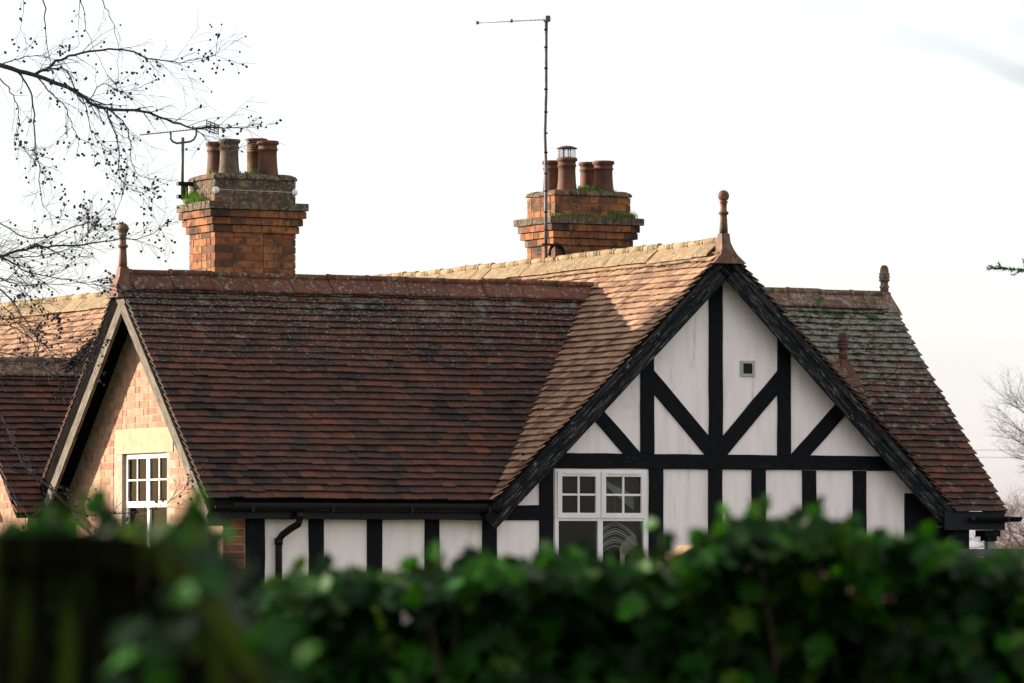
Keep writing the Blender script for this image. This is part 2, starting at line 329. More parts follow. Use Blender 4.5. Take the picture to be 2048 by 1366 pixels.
# rear wing (ridge runs back) and low wing beyond the west gable
RX, RZ, RW = -4.4, 4.60, 2.40
tiles('roof', V((RX - RW, 0, RZ - RW * GT)), Y, vg, 5.70, 15.0, RW * sqrt(1 + GT * GT), lambda p: p.z > 3.0, m_tile_lit, 'sunlit pale tiled slope behind the low wing')
s = sheet([(RX, 5.70, RZ), (RX, 15, RZ), (RX + RW, 15, RZ - RW * GT), (RX + RW, 5.70, RZ - RW * GT)], (GT, 0, 1)); s.build('roof_deck', m_soff, house)
s = sheet([(RX, 5.70, RZ), (RX, 15, RZ), (RX - RW, 15, RZ - RW * GT), (RX - RW, 5.70, RZ - RW * GT)][::-1], (-GT, 0, 1)); s.build('roof_deck', m_soff, house)
LY, LZ, LX = 5.85, 3.80, -6.42
tiles('roof', V((0, LY - 1.63, LZ - 1.63 * MT)), X, vm, LX, -3.6, 1.63 * sqrt(1 + MT * MT), lambda p: p.z > 0, m_tile, 'dark brown tiled slope of the low wing')
s = sheet([(LX + .02, LY, LZ), (-3.6, LY, LZ), (-3.6, LY - 1.63, LZ - 1.63 * MT), (LX + .02, LY - 1.63, LZ - 1.63 * MT)][::-1], nm); s.build('roof_deck', m_soff, house)
s = sheet([(LX + .02, LY, LZ), (-5.2, LY, LZ), (-5.2, LY + 1.6, LZ - 1.6 * MT), (LX + .02, LY + 1.6, LZ - 1.6 * MT)], V((0, MT, 1))); s.build('roof_deck', m_soff, house)

# ridge tiles: roll top angular units
def ridge(P0, P1, side, tan, m, unit=.45, label=None):
    P0, P1 = V(P0), V(P1); D = (P1 - P0); L = D.length; D.normalize(); n = round(L / unit); u = L / n
    b = MB()
    for i in range(n):
        a = P0 + D * (i * u + .004); c = P0 + D * ((i + 1) * u - .004); t = random.random()
        dz = V((0, 0, random.uniform(-.006, .006) + wav(a)))
        n8 = 10
        b.tube([a + Z * .105 + dz, c + Z * .105 + dz], .036, n8, t)
        b.tube([a + Z * .105 + dz - D * .006, a + Z * .105 + dz + D * .03], .042, n8, t * .9)
        for sg in (1, -1):
            S = side * sg
            o0, o1 = a + dz, c + dz
            pts = []
            for h in (0, .02):
                for q in (o0, o1):
                    pts.append((q + S * .0 + Z * (.085 + h), q + S * .17 + Z * (.085 - .17 * (tan * .92) + h)))
            (a0, a1), (c0, c1), (A0, A1), (C0, C1) = pts
            b.hexa([a0, c0, c1, a1, A0, C0, C1, A1] if sg > 0 else [a0, a1, c1, c0, A0, A1, C1, C0], t)
    # mortar bed
    b.hexa([P0 - side * .14 + Z * (.07 - .15 * tan), P0 + side * .14 + Z * (.07 - .15 * tan), P1 + side * .14 + Z * (.07 - .15 * tan), P1 - side * .14 + Z * (.07 - .15 * tan),
            P0 - side * .01 + Z * .075, P0 + side * .01 + Z * .075, P1 + side * .01 + Z * .075, P1 - side * .01 + Z * .075], .5)
    pr = {'label': label} if label else {}
    return b.build('ridge_tiles', m, house, **pr)
ridge((XL + .12, MY, MZ), (-.36, MY, MZ), Y, MT, m_ridge, label='terracotta ridge tiles')
ridge((.45, MY, MZ), (XR - .12, MY, MZ), Y, MT, m_ridge_g, label='mossy grey ridge tiles')
ridge((0, .1, GZ), (0, YG, GZ), X, GT, m_ridge_w, unit=.33, label='lichened sunlit ridge tiles')
ridge((RX, 5.70, RZ), (RX, 15, RZ), X, GT, m_ridge_w, label='lichened sunlit ridge tiles')
ridge((LX, LY, LZ), (-3.6, LY, LZ), Y, MT, m_ridge_g)

# finials
def finial(x, y, z, side, along, kind, m, sc=1):
    b = MB(); S = 4
    secs = [(-.165, .20, .14), (-.13, .165, .13), (-.07, .105, .115), (-.01, .072, .095), (.06, .054, .060), (.16, .046, .046)] if kind == 'ball' else \
           [(-.15, .20, .12), (-.08, .15, .11), (.0, .09, .09), (.08, .055, .055), (.12, .05, .05)]
    vs = []
    for h, a, c in secs:
        for (p, q) in ((-1, -1), (1, -1), (1, 1), (-1, 1)):
            vs.append(V((x, y, z + h)) + side * a * p + along * c * q)
    k = len(secs)
    fs = [(i * 4 + j, i * 4 + (j + 1) % 4, (i + 1) * 4 + (j + 1) % 4, (i + 1) * 4 + j) for i in range(k - 1) for j in range(4)] + [(3, 2, 1, 0)]
    b.add(vs, fs)
    if kind == 'ball':
        prof = [(.047, .16), (.045, .22), (.038, .335), (.036, .36), (.05, .365), (.056, .38), (.05, .395), (.036, .40), (.034, .45), (.037, .48), (.044, .49), (.046, .505), (.038, .512)]
        cz, r = .565, .062
        prof += [(r * cos(t), cz + r * sin(t)) for t in [(-.28 + i * .09) * pi for i in range(9)]] + [(.001, cz + r)]
    else:
        prof = [(.05, .10), (.047, .16), (.056, .175), (.056, .19), (.045, .195), (.045, .24), (.060, .245), (.063, .262), (.056, .27), (.056, .278), (.064, .285), (.064, .30), (.056, .308), (.056, .316), (.062, .322), (.06, .335), (.05, .34),
                (.05, .37), (.042, .405), (.025, .425), (.001, .43)]
    b.lathe((x, y, z), prof, 18)
    return b.build('finial', m, house)
finial(XL + .06, MY, MZ, Y, X, 'ball', m_terra); finial(0, .03, GZ + .02, X, Y, 'ball', m_terra)
finial(XR - .08, MY, MZ, Y, X, 'acorn', m_ridge_g)

# small low ridge with its own finial on the east slope
sx, sy = 2.33, 1.42; sz = zm(sy) + .10
b = MB()
tiles('roof', V((0, -.10, EZ - .10)) + V((0, -.7, .7)) * .055, X, vm, 1.2, 2.42, (sy + .10) * sqrt(1 + MT * MT), lambda p: p.z > zg(p.x) - .1 and p.z > 2.9, mt2)
ridge((1.3, sy, sz - .02), (sx - .02, sy, sz - .02), Y, MT, m_ridge_g)
finial(sx, sy, sz - .02, Y, X, 'acorn', m_pot)
# ------------------------------------------------------------------ barge boards, soffits, gutters
def board(name, p0, p1, up, w0, w1, t, m, out):
    """plank from p0 to p1; spans w0..w1 along up, thickness t along out"""
    p0, p1 = V(p0), V(p1); D = (p1 - p0); L = D.length; D.normalize(); up = (V(up) - D * V(up).dot(D)).normalized()
    out = V(out).normalized()
    bs = basis_from(p0, D, up.cross(D).cross(D) * -1)
    b = MB(); n = max(2, int(L / .25))
    for i in range(n):
        a = L * i / n; c = L * (i + 1) / n
        pass
    b.obox(p0, D, up, out, (0, L), (w0, w1), (0, t))
    return b.build(name, m, house, basis=bs)
pk = V((0, 0, GZ)); 
for sg in (-1, 1):
    foot = V((sg * (GW + .12), 0, GZ - GT * (GW + .12))); top = V((sg * .0, 0, GZ))
    D = (top - foot).normalized(); up = V((-D.z * -sg * -1, 0, 0))
    up = V((sg * GT, 0, 1)).normalized()
    f2 = foot
    board('barge_board', f2, top + D * .0, up, -.225, -.045, .035, m_barge, (0, -1, 0))
    m_ = MB()
    board('barge_moulding', f2 + V((0, -.036, 0)), top + V((0, -.036, 0)), up, -.085, -.02, .018, m_barge, (0, -1, 0))
    board('undercloak', f2 + V((0, .3, 0)), top + V((0, .3, 0)), up, -.018, .002, .33, m_bargeg if False else m_soff, (0, -1, 0))
for (xf, xo) in ((XL, -1), (XR, 1)):
    for sg in (-1, 1):
        yf = MY + sg * (MY + .08)
        foot = V((xf + .03 * -xo, yf, MZ - MT * abs(yf - MY))); top = V((xf + .03 * -xo, MY, MZ))
        up = V((0, sg * MT, 1)).normalized()
        mm = (m_bargeg if xo < 0 else m_barge)
        front = sg < 0
        D_ = (top - foot).normalized(); top = top + D_ * .0
        w0_, w1_ = ((-.155, -.035) if front else (-.31, -.19)) if xo < 0 else (-.27, -.10)
        board('barge_board', foot, top - D_ * (w1_ * -1) * 0 + D_ * (.16 if front else -.0), up, w0_, w1_, .035 if front else .037, mm, (xo, 0, 0))
        board('barge_moulding', foot + V((xo * .002, 0, 0)), top + V((xo * .002, 0, 0)), up, w1_ + .002, -.012, .022, (m_soff if xo < 0 else m_dark), (xo, 0, 0))
        board('undercloak', foot + V((-xo * .26, 0, 0)), top + V((-xo * .26, 0, 0)), up, -.010, .004, .29, m_soff, (xo, 0, 0))
# boxed eaves foot at the south-west corner
b = MB(); b.box((XL + .0, -.02, 2.02), (XL + .26, .19, 2.2)); b.build('eaves_box', m_dark, house)
# fascia + gutter of the long range
def gutter(x0, x1, y, z, m=m_dark):
    b = MB(); n = 8; r = .055
    vs = []
    for x in (x0, x1):
        for k, rr in ((0, r), (1, r - .006)):
            for j in range(n + 1):
                a = pi + pi * j / n; vs.append((x, y + rr * cos(a), z + rr * sin(a)))
    q = n + 1; fs = []
    for j in range(n):
        fs += [(j, j + 1, 2 * q + j + 1, 2 * q + j), (q + j + 1, q + j, 3 * q + j, 3 * q + j + 1)]
        fs += [(j + 1, j, q + j, q + j + 1), (2 * q + j, 2 * q + j + 1, 3 * q + j + 1, 3 * q + j)]
    fs += [(0, 2 * q, 3 * q, q), (n, q + n, 3 * q + n, 2 * q + n)]
    b.add(vs, fs, .5)
    xx = x0 + .4
    while xx < x1:
        b.box((xx, y - r - .004, z - r - .006), (xx + .03, y + r + .02, z + .004)); xx += .9
    return b.build('gutter', m, house)
gutter(XL + .05, -2.72, -.06, EZ - .045)
b = MB(); b.box((XL + .03, -.002, EZ - .175), (-2.66, .022, EZ - .012)); b.box((XL + .04, .022, EZ - .17), (-2.60, .2, EZ - .15)); b.build('fascia', m_dark, house)
gutter(3.02, XR + .12, -.17, EZ - .125)
b = MB(); b.box((2.70, -.088, EZ - .27), (XR - .02, -.062, EZ - .068)); b.box((2.60, -.061, EZ - .25), (XR - .04, .2, EZ - .22)); b.build('fascia', m_dark, house)
# swan-neck downpipe
b = MB(); b.tube([(-5.04, -.06, 2.17), (-5.04, -.06, 2.08), (-5.045, -.04, 2.04), (-5.10, .04, 1.99), (-5.16, .10, 1.93), (-5.18, .135, 1.88), (-5.18, .14, 1.80), (-5.18, .14, .05)], .036, 12)
b.tube([(-5.18, .14, 1.83), (-5.18, .14, 1.90)], .043, 12); b.tube([(-5.04, -.06, 2.09), (-5.04, -.06, 2.16)], .045, 12)
b.build('downpipe', m_dark, house)

# ------------------------------------------------------------------ walls
FW = .2
WX0, WX1, WZ0, WZ1 = -1.964, -.852, 1.22, 2.632      # front window
b = MB()
def wallpoly(b, pts, y0, y1):
    k = len(pts); b.add([(x, y0, z) for x, z in pts] + [(x, y1, z) for x, z in pts],
                        [tuple(range(k)), tuple(range(2 * k - 1, k - 1, -1))] + [((i + 1) % k, i, i + k, (i + 1) % k + k) for i in range(k)])
wallpoly(b, [(-5.53, 0), (WX0, 0), (WX0, 2.22), (-5.53, 2.22)], FW, FW + .12)
wallpoly(b, [(WX1, 0), (2.60, 0), (2.60, 2.40), (WX1, 2.40)], FW, FW + .12)
wallpoly(b, [(WX0, 0), (WX1, 0), (WX1, WZ0), (WX0, WZ0)], FW, FW + .12)
gz = lambda x: GZ - .1 - GT * abs(x)
wallpoly(b, [(-2.45, 2.22), (WX0, 2.22), (WX0, gz(WX0)), (-2.45, gz(-2.45))], FW, FW + .12)
wallpoly(b, [(WX0, WZ1), (WX1, WZ1), (WX1, gz(WX1)), (WX0, gz(WX0))], FW, FW + .12)
wallpoly(b, [(WX1, 2.40), (2.55, 2.40), (0, gz(0)), (WX1, gz(WX1))], FW, FW + .12)
b.build('wall', m_plaster, house, label='white painted render between black timbers')
# black timbers on the front
def beam(name, x0, z0, x1, z1, wd, t=.028, y=FW, m=m_black):
    p0 = V((x0, y, z0)); p1 = V((x1, y, z1)); D = (p1 - p0); L = D.length; D.normalize(); S = V((0, -1, 0)).cross(D)
    bs = basis_from(p0, D, S)
    b = MB(); n = max(2, int(L / .12)); seed = random.uniform(0, 99)
    # slightly wandering hewn edges
    vs = []
    for i in range(n + 1):
        u = L * i / n; e0 = .006 * noise.noise(V((u * 3, seed, 0))); e1 = .006 * noise.noise(V((u * 3, seed, 5)))
        for (q, h) in ((-wd / 2 + e0, .0), (wd / 2 + e1, .0), (wd / 2 + e1 - .004, t), (-wd / 2 + e0 + .004, t)):
            vs.append(p0 + D * u + S * q + V((0, -1, 0)) * h)
    fs = [(i * 4 + j, i * 4 + (j + 1) % 4, i * 4 + 4 + (j + 1) % 4, i * 4 + 4 + j) for i in range(n) for j in range(4)] + [(3, 2, 1, 0), (n * 4, n * 4 + 1, n * 4 + 2, n * 4 + 3)]
    b.add(vs, fs); return b.build(name, m, house, basis=bs)
beam('tie_beam', -2.35, 2.719, 2.3, 2.724, .160, .034)
beam('post', -.008, 2.80, -.008, 4.78, .166)
beam('post', -.847, 2.80, -.847, 4.10, .164); beam('post', .839, 2.80, .839, 4.10, .162)
beam('brace', -.83, 3.632, -.05, 2.83, .175, .024); beam('brace', .82, 3.650, .04, 2.83, .175, .024)
beam('brace', -1.52, 3.29, -.96, 2.73, .158, .024); beam('brace', 1.66, 3.41, .97, 2.73, .172, .024)
beam('post', -2.062, .3, -2.062, 2.64, .160); beam('post', -.742, .3, -.742, 2.64, .170)
for xx, ww in ((-.017, .166), (.521, .168), (1.152, .170), (1.787, .165)): beam('stud', xx, .3, xx, 2.64, ww)
beam('post', 2.46, .2, 2.46, 2.40, .2)
b = MB(); wallpoly(b, [(2.561, 0), (2.99, 0), (2.99, 2.24), (2.75, 2.24), (2.561, 2.42)], .12, .30); b.build('overhang_shade', m_black, house)  # black panel added to stand for the dark under the overhang
beam('rail', -2.55, 2.18, -2.142, 2.18, .14)
beam('wall_plate', -5.53, 2.145, -2.142, 2.145, .11, .03)
beam('corner_post', -5.424, 0, -5.424, 2.10, .213, .034)
for xx in (-4.733, -4.066, -3.404, -2.733): beam('stud', xx, .2, xx, 2.10, .166)
beam('wall_plate', -5.5, .2, 2.5, .2, .2, .04)
# vent
b = MB(); x0, x1, z0, z1 = .298, .472, 3.644, 3.812
for q in ((x0, z0, x1, z0 + .028), (x0, z1 - .028, x1, z1), (x0, z0 + .028, x0 + .03, z1 - .028), (x1 - .03, z0 + .028, x1, z1 - .028)): b.box((q[0], FW - .02, q[1]), (q[2], FW - .001, q[3]))
v = b.build('vent', mat('dirty_vent', [(.32, .30, .26), (.5, .47, .42)], scale=14, rough=.8), house)
b = MB(); b.box((x0 + .031, FW - .008, z0 + .029), (x1 - .031, FW - .002, z1 - .029))
for i in range(4): b.box((x0 + .032, FW - .014, z0 + .04 + i * .028), (x1 - .032, FW - .009, z0 + .05 + i * .028))
b.build('vent_grille', m_dark, v)

# brick laying ---------------------------------------------------
def bricks(b, O, U, Nn, L, z0, z1, course=.08, depth=.1, keep=None, joint=.010, proud=.0, rnd=.0025, start=0, hdr=False):
    r = 0; z = z0
    while z < z1 - .02:
        u = 0 if (r + start) % 2 else -.112
        pat = 0
        while u < L - .01:
            ln = .107 if (hdr or ((r + start) % 2 == 0)) and (pat % 2 == 0 or hdr) else .22
            if (r + start) % 2 == 1 and pat % 3 == 2: ln = .107
            a = max(u, 0); c = min(u + ln, L); pat += 1; u += ln + joint
            if c - a < .02: continue
            if keep and not keep(a, c, z, z + course): continue
            j = random.uniform(-rnd, rnd) + proud; jz = random.uniform(-.0015, .0015)
            zt = z + course - joint * .9
            b.obox(O, U, Nn, Z, (a, c), (-depth, j), (z + jz, zt + jz))
        z += course; r += 1
# west gable wall
WX = -5.78; WYa, WYb, WZa, WZb = 1.63, 2.82, 1.25, 2.80
roofz = lambda y: MZ - .16 - MT * abs(y - MY)
b = MB(); y0, y1 = FW, 2 * MY - FW
U = V((0, -1, 0)); Nx = V((-1, 0, 0)); Lw = y1 - y0
def kw(a, c, za, zb):
    ya, yb = y1 - c, y1 - a
    if zb > min(roofz(ya), roofz(yb)) : return False
    if ya < WYb - .001 and yb > WYa + .001 and za > WZa - .1 and zb < WZb + .02: return False
    if ya < 2.99 and yb > 1.45 and za > 2.79 and zb < 3.08: return False
    return True
bricks(b, V((WX, y1, 0)), U, Nx, Lw, .08, 4.45, course=.08, keep=kw)
# reveal closers beside the window
b.build('brickwork', m_wbrick, house, label='red brick gable end paled for sun glare, half sunlit')
b = MB()
def ywall(b, pts, x0, x1):
    k = len(pts); b.add([(x0, y, z) for y, z in pts] + [(x1, y, z) for y, z in pts],
                        [tuple(range(k))[::-1], tuple(range(k, 2 * k))] + [(i, (i + 1) % k, (i + 1) % k + k, i + k) for i in range(k)])
xm = WX + .006
ywall(b, [(y0 + .002, 0), (WYa, 0), (WYa, WZb), (y0 + .002, min(WZb, roofz(y0)))] if False else [(y0 + .002, 0), (WYa, 0), (WYa, roofz(WYa)), (y0 + .002, roofz(y0))], xm, xm + .2)
ywall(b, [(WYb, 0), (y1, 0), (y1, roofz(y1)), (WYb, roofz(WYb))], xm, xm + .2)
ywall(b, [(WYa, 0), (WYb, 0), (WYb, WZa), (WYa, WZa)], xm, xm + .2)
ywall(b, [(WYa, WZb), (WYb, WZb), (WYb, roofz(WYb)), (MY, roofz(MY)), (WYa, roofz(WYa))], xm, xm + .2)
b.build('wall', m_mortar, house)
b = MB(); b.box((WX - .004, 1.46, WZb), (WX + .1, 2.985, 3.06)); b.build('lintel', m_stone, house, label='plain pale stone lintel')
b = MB(); b.box((WX - .04, WYa - .05, WZa - .07), (WX + .06, WYb + .05, WZa)); b.build('window_sill', m_stone, house)
# brick quoin on the front face
b = MB(); bricks(b, V((WX + .012, FW - .012, 0)), X, V((0, -1, 0)), .238, .08, 2.10, keep=None, depth=.09)
b.build('brickwork', mat('quoin_brick', W1, scale=14, tint=[(.20, .06, .035), (.27, .085, .045), (.16, .05, .03), (.10, .05, .04)], bump=.3, rough=.9), house, label='dark red brick quoin at the corner')
b = MB(); b.box((WX + .018, FW - .006, 0), (WX + .25, FW + .1, 2.12)); b.build('wall', m_mortar, house)
b = MB(); bricks(b, V((-6.2, LY + 1.35, 0)), U, Nx, 2.7, .08, 3.6, keep=lambda a, c, za, zb: zb < LZ - .12 - MT * max(abs(1.35 - a), abs(1.35 - c)))
b.build('brickwork', m_wbrick, house)
b = MB(); ywall(b, [(LY - 1.345, 0), (LY + 1.345, 0), (LY + 1.345, 2.3), (LY, LZ - .15), (LY - 1.345, 2.3)], -6.194, -6.1); b.build('wall', m_mortar, house)
# other walls that close the house
b = MB()
b.box((-5.6, 2 * MY - .32, 0), (3.0, 2 * MY - .2, 2.2)); b.box((-2.6, 4.5, 0), (-2.5, YG - .3, 2.2)); b.box((2.5, .33, 0), (2.6, YG - .3, 2.2)); b.box((-2.6, YG - .4, 0), (2.6, YG - .3, 2.2))
b.box((3.0, 2.2, 0), (3.1, 2 * MY - .2, 2.2)); b.box((-6.19, LY - 1.4, 0), (-5.0, LY - 1.3, 2.2)); b.box((-6.6, 7.4, 0), (-6.5, 15, 2.2))
ywall(b, [(2.2, 2.2), (2 * MY - .2, 2.2), (MY, MZ - .15), (2.2, MZ - .26)], 3.0, 3.1)
wallpoly(b, [(-2.6, 2.2), (2.6, 2.2), (0, GZ - .2)], YG - .4, YG - .3)
b.build('wall', m_mortar, house)
# porch at the east end
b = MB(); b.box((2.86, -.02, 0), (3.06, .16, 2.02)); b.build('porch_post', m_black, house)
b = MB(); b.box((3.30, -.03, 0), (3.385, .05, 1.88)); b.build('porch_post', mat('green_post', [(.10, .14, .09), (.2, .24, .16)], scale=9, rough=.8), house)
b = MB(); b.box((3.24, -.06, 1.93), (3.44, .14, 1.999)); b.box((3.28, -.05, 1.88), (3.40, .10, 1.93)); b.build('porch_bracket', m_black, house)

# interior floor/backing so windows look into dark rooms
b = MB(); b.box((-2.45, 1.6, .2), (2.4, 1.65, 2.9)); b.build('partition', m_wood, house)
b = MB(); b.box((-4.9, .8, .2), (-4.85, 4, 3)); b.build('partition', m_wood, house)

# ------------------------------------------------------------------ windows
def window(O, U, Nn, W, H, split, lo_h, trickle, deep=.05, sash=.055, fr=.045, pr=.014):
    """two-light window: small top sashes with glazing bars above fixed lower lights. O = bottom left corner outside"""
    b = MB(); q = lambda bb, u0, u1, v0, v1, n0, n1: bb.obox(O, U, Nn, Z, (u0, u1), (n0, n1), (v0, v1), .5)
    q(b, 0, fr, 0, H, -deep, 0); q(b, W - fr, W, 0, H, -deep, 0); q(b, fr, W - fr, 0, fr, -deep, 0); q(b, fr, W - fr, H - fr * .7, H, -deep, 0)
    q(b, fr, W - fr, lo_h - .022, lo_h + .022, -deep, -.001); q(b, split - .03, split + .03, fr, lo_h - .022, -deep, -.002); q(b, split - .02, split + .02, lo_h + .022, H - fr * .7, -deep, -.002)
    f = b.build('window', m_pvc, house)
    for (a, c) in ((fr * .55, split - .006), (split + .006, W - fr * .55)):
        v0, v1 = lo_h + .008, H - .022
        b = MB(); s = sash
        q(b, a, a + s, v0, v1, -.02, pr); q(b, c - s, c, v0, v1, -.02, pr); q(b, a + s, c - s, v0, v0 + s, -.02, pr - .001); q(b, a + s, c - s, v1 - s, v1, -.02, pr - .001)
        so_ = b.build('sash', m_pvc, f)
        b = MB(); mu = (a + c) / 2; mv = (v0 + v1) / 2 - .0
        gb = .011 if pr > .01 else .008; q(b, mu - gb, mu + gb, v0 + s, v1 - s, -.012, pr * .4); q(b, a + s, mu - gb, mv - gb, mv + gb, -.012, pr * .35); q(b, mu + gb, c - s, mv - gb, mv + gb, -.012, pr * .35)
        b.build('glazing_bars', m_pvc, f)
        b = MB(); q(b, a + s, c - s, v0 + s, v1 - s, -.018, -.0125); b.build('pane', m_glass, f)
        if trickle:
            b = MB(); q(b, a + s + .03, c - s - .03, v1 - s * .55, v1 - s * .55 + .016, .013, .024); b.build('trickle_vent', m_pvc, f)
    for (a, c) in ((fr, split - .03), (split + .03, W - fr)):
        b = MB(); q(b, a, c, fr, lo_h - .022, -.03, -.026); b.build('pane', m_glass, f)
    return f
fw = window(V((WX0, FW - .02, WZ0)), X, V((0, -1, 0)), WX1 - WX0, WZ1 - WZ0, .545, 2.108 - WZ0, True)
b = MB(); b.box((WX0 - .03, FW - .06, WZ0 - .05), (WX1 + .03, FW + .05, WZ0)); b.build('window_sill', m_pvc, house)
ww = window(V((WX + .05, WYb, WZa)), V((0, -1, 0)), V((-1, 0, 0)), WYb - WYa, WZb - WZa, .60, 2.25 - WZa, False, sash=.034, pr=.004)
# curtains behind the front window
b = MB()
def cloth(bb, f, nu, nv):
    vs = [f(i / nu, j / nv) for j in range(nv + 1) for i in range(nu + 1)]
    bb.add(vs, [(j * (nu + 1) + i, j * (nu + 1) + i + 1, (j + 1) * (nu + 1) + i + 1, (j + 1) * (nu + 1) + i) for j in range(nv) for i in range(nu)], .5, True)
cloth(b, lambda u, v: V((-1.40 + .54 * u, FW + .16 + .02 * sin(u * 40), 1.25 + v * 1.3)), 60, 2)
b.build('curtain', m_curt, house)
b = MB()
for k in range(9):               # swagged hem: bright arched folds
    pts = []
    for i in range(25):
        t = i / 24; xx = -1.39 + .47 * t; pts.append((xx, FW + .10, 2.07 - .030 * k + .006 * sin(k * 2.1) - .22 * (1 - cos((t - .45) * 3.0)) * .55 - .05 * abs(t - .45)))
    b.tube(pts, .0030 if k % 3 else .006, 5)
for k in range(5):
    pts = [(-1.12 + .012 * k + .17 * t - .0, FW + .09, 1.80 - .022 * k + .13 * sin(t * pi * .55)) for t in [i / 10 for i in range(11)]]
    b.tube([(-1.12 + .012 * k, FW + .09, 1.45)] + pts, .006, 5)
b.build('curtain_trim', m_chrome, house)
b = MB(); cloth(b, lambda u, v: V((-1.30 + .36 * u, FW + .12 + .01 * sin(v * 20), 2.50 - .22 * u + (v - .5) * (.05 + .12 * u))), 16, 6); b.build('curtain', m_ivory, house)
b = MB(); cloth(b, lambda u, v: V((-5.52, 1.35 + 2.3 * u + 0, 1.2 + v * 1.7)) + V((.02 * sin(u * 60), 0, 0)), 90, 2)  # dark sheet added close behind the west panes to keep them dark
b.build('curtain', mat('dark_backing', [(.006, .008, .004), (.03, .036, .018)], scale=4, stretch=(1, 14, 1), rough=.8), house)

# ------------------------------------------------------------------ chimneys
def pot(ch, x, y, z, h, kind='roll', m=None, sc=1.0):
    b = MB()
    if kind == 'roll':
        prof = [(.118, 0), (.116, .02), (.104, .12), (.098, .24), (.100, h - .105), (.110, h - .098), (.112, h - .088), (.102, h - .08), (.101, h - .045), (.118, h - .038), (.121, h - .012), (.114, h), (.088, h), (.085, h - .1), (.085, h - .2)]
    else:
        prof = [(.105, 0), (.103, h - .15), (.108, h - .148), (.108, h - .135), (.098, h - .13)]
        for k in range(4): prof += [(.098, h - .125 + k * .025), (.108, h - .122 + k * .025), (.108, h - .108 + k * .025), (.096, h - .105 + k * .025)]
        prof += [(.118, h - .02), (.12, h - .004), (.11, h), (.085, h), (.082, h - .15)]
    b.lathe((x, y, z), [(r * sc, q) for r, q in prof], 24, cap=False)
    b.lathe((x, y, z + h - .16), [(.084 * sc, 0), (.001, .001)], 24, cap=False)
    return b.build('chimney_pot', m or m_pot, ch)
def chimney(x0, y0, dx, dy, zb, zs, grey):
    """zs = height where the corbels start"""
    c = .08
    lv = [(zb, zs, 0), (zs, zs + c, .030), (zs + c, zs + 2 * c, .060), (zs + 2 * c, zs + 3 * c, .088), (zs + 3 * c, zs + 4 * c + .006, .115), (zs + 4 * c + .006, zs + 7 * c + .006, .0)]
    core = MB(); bk = MB(); bg = MB()
    for i, (a, bb, p) in enumerate(lv):
        X0, X1, Y0, Y1 = x0 - p, x0 + dx + p, y0 - p, y0 + dy + p
        core.box((X0 + .009, Y0 + .009, a + .001 if i else a), (X1 - .009, Y1 - .009, bb - .006))
        tgt = bg if (i >= 4 and grey) or i == 4 else bk
        hd = i == 4
        for (O, U, Nn, L) in ((V((X0, Y0, 0)), X, V((0, -1, 0)), X1 - X0), (V((X1, Y1, 0)), -X, V((0, 1, 0)), X1 - X0),
                              (V((X0, Y1 - .108, 0)), V((0, -1, 0)), V((-1, 0, 0)), Y1 - Y0 - .216), (V((X1, Y0 + .108, 0)), Y, V((1, 0, 0)), Y1 - Y0 - .216)):
            bricks(tgt, O, U, Nn, L, a, bb, course=(bb - a) if i == 4 else c, depth=.1, start=i, hdr=hd, rnd=.004)
    # rounded flaunching course
    a = lv[-1][1]; X0, X1, Y0, Y1 = x0, x0 + dx, y0, y0 + dy
    fl = MB(); n = 8
    def ring(p, z): return [(X0 - p, Y0 - p, z), (X1 + p, Y0 - p, z), (X1 + p, Y1 + p, z), (X0 - p, Y1 + p, z)]
    for side in range(4):
        nseg = 5 if side % 2 == 0 else 4
        rr = [ring(.012, a), ring(.016, a + .016), ring(.004, a + .040), ring(-.035, a + .062), ring(-.09, a + .072)]
        for sgi in range(nseg):
            t0, t1 = sgi / nseg + .004, (sgi + 1) / nseg - .004; jz = random.uniform(-.004, .006)
            vs = []
            for q in rr:
                A, B = V(q[side]), V(q[(side + 1) % 4]); vs += [A.lerp(B, t0) + Z * jz, A.lerp(B, t1) + Z * jz]
            fl.add(vs, [(2 * k, 2 * k + 1, 2 * k + 3, 2 * k + 2) for k in range(4)])
    q = ring(-.03, a - .01); t_ = ring(-.085, a + .066)
    fl.add(q + t_, [(0, 1, 5, 4), (1, 2, 6, 5), (2, 3, 7, 6), (3, 0, 4, 7), (4, 5, 6, 7)])
    ch = core.build('chimney', m_mortard, house)
    bk.build('brickwork', m_brick, ch); bg.build('brickwork', m_brickg, ch, label='lichened grey upper courses')
    fl.build('capping', m_brickg, ch)
    return ch, a + .066
# west stack
c1x, c1y = -4.885, 2.42
ch1, t1 = chimney(c1x, c1y, .955, .66, 3.6, 5.177, True)
pot(ch1, c1x + .245, c1y + .165, t1 - .02, .39, m=m_potg); pot(ch1, c1x + .70, c1y + .165, t1 - .02, .39)
pot(ch1, c1x + .245, c1y + .50, t1 - .02, .385, sc=.97); pot(ch1, c1x + .72, c1y + .50, t1 - .02, .44, 'louvre', m_terra)
c2x, c2y = .055, 3.98
ch2, t2 = chimney(c2x, c2y, .985, .68, 4.0, 5.262, False)
p_ = pot(ch2, c2x + .245, c2y + .165, t2 - .02, .395); pot(ch2, c2x + .72, c2y + .165, t2 - .02, .375, sc=1.06)
pot(ch2, c2x + .245, c2y + .52, t2 - .02, .385); pot(ch2, c2x + .72, c2y + .52, t2 - .02, .385)
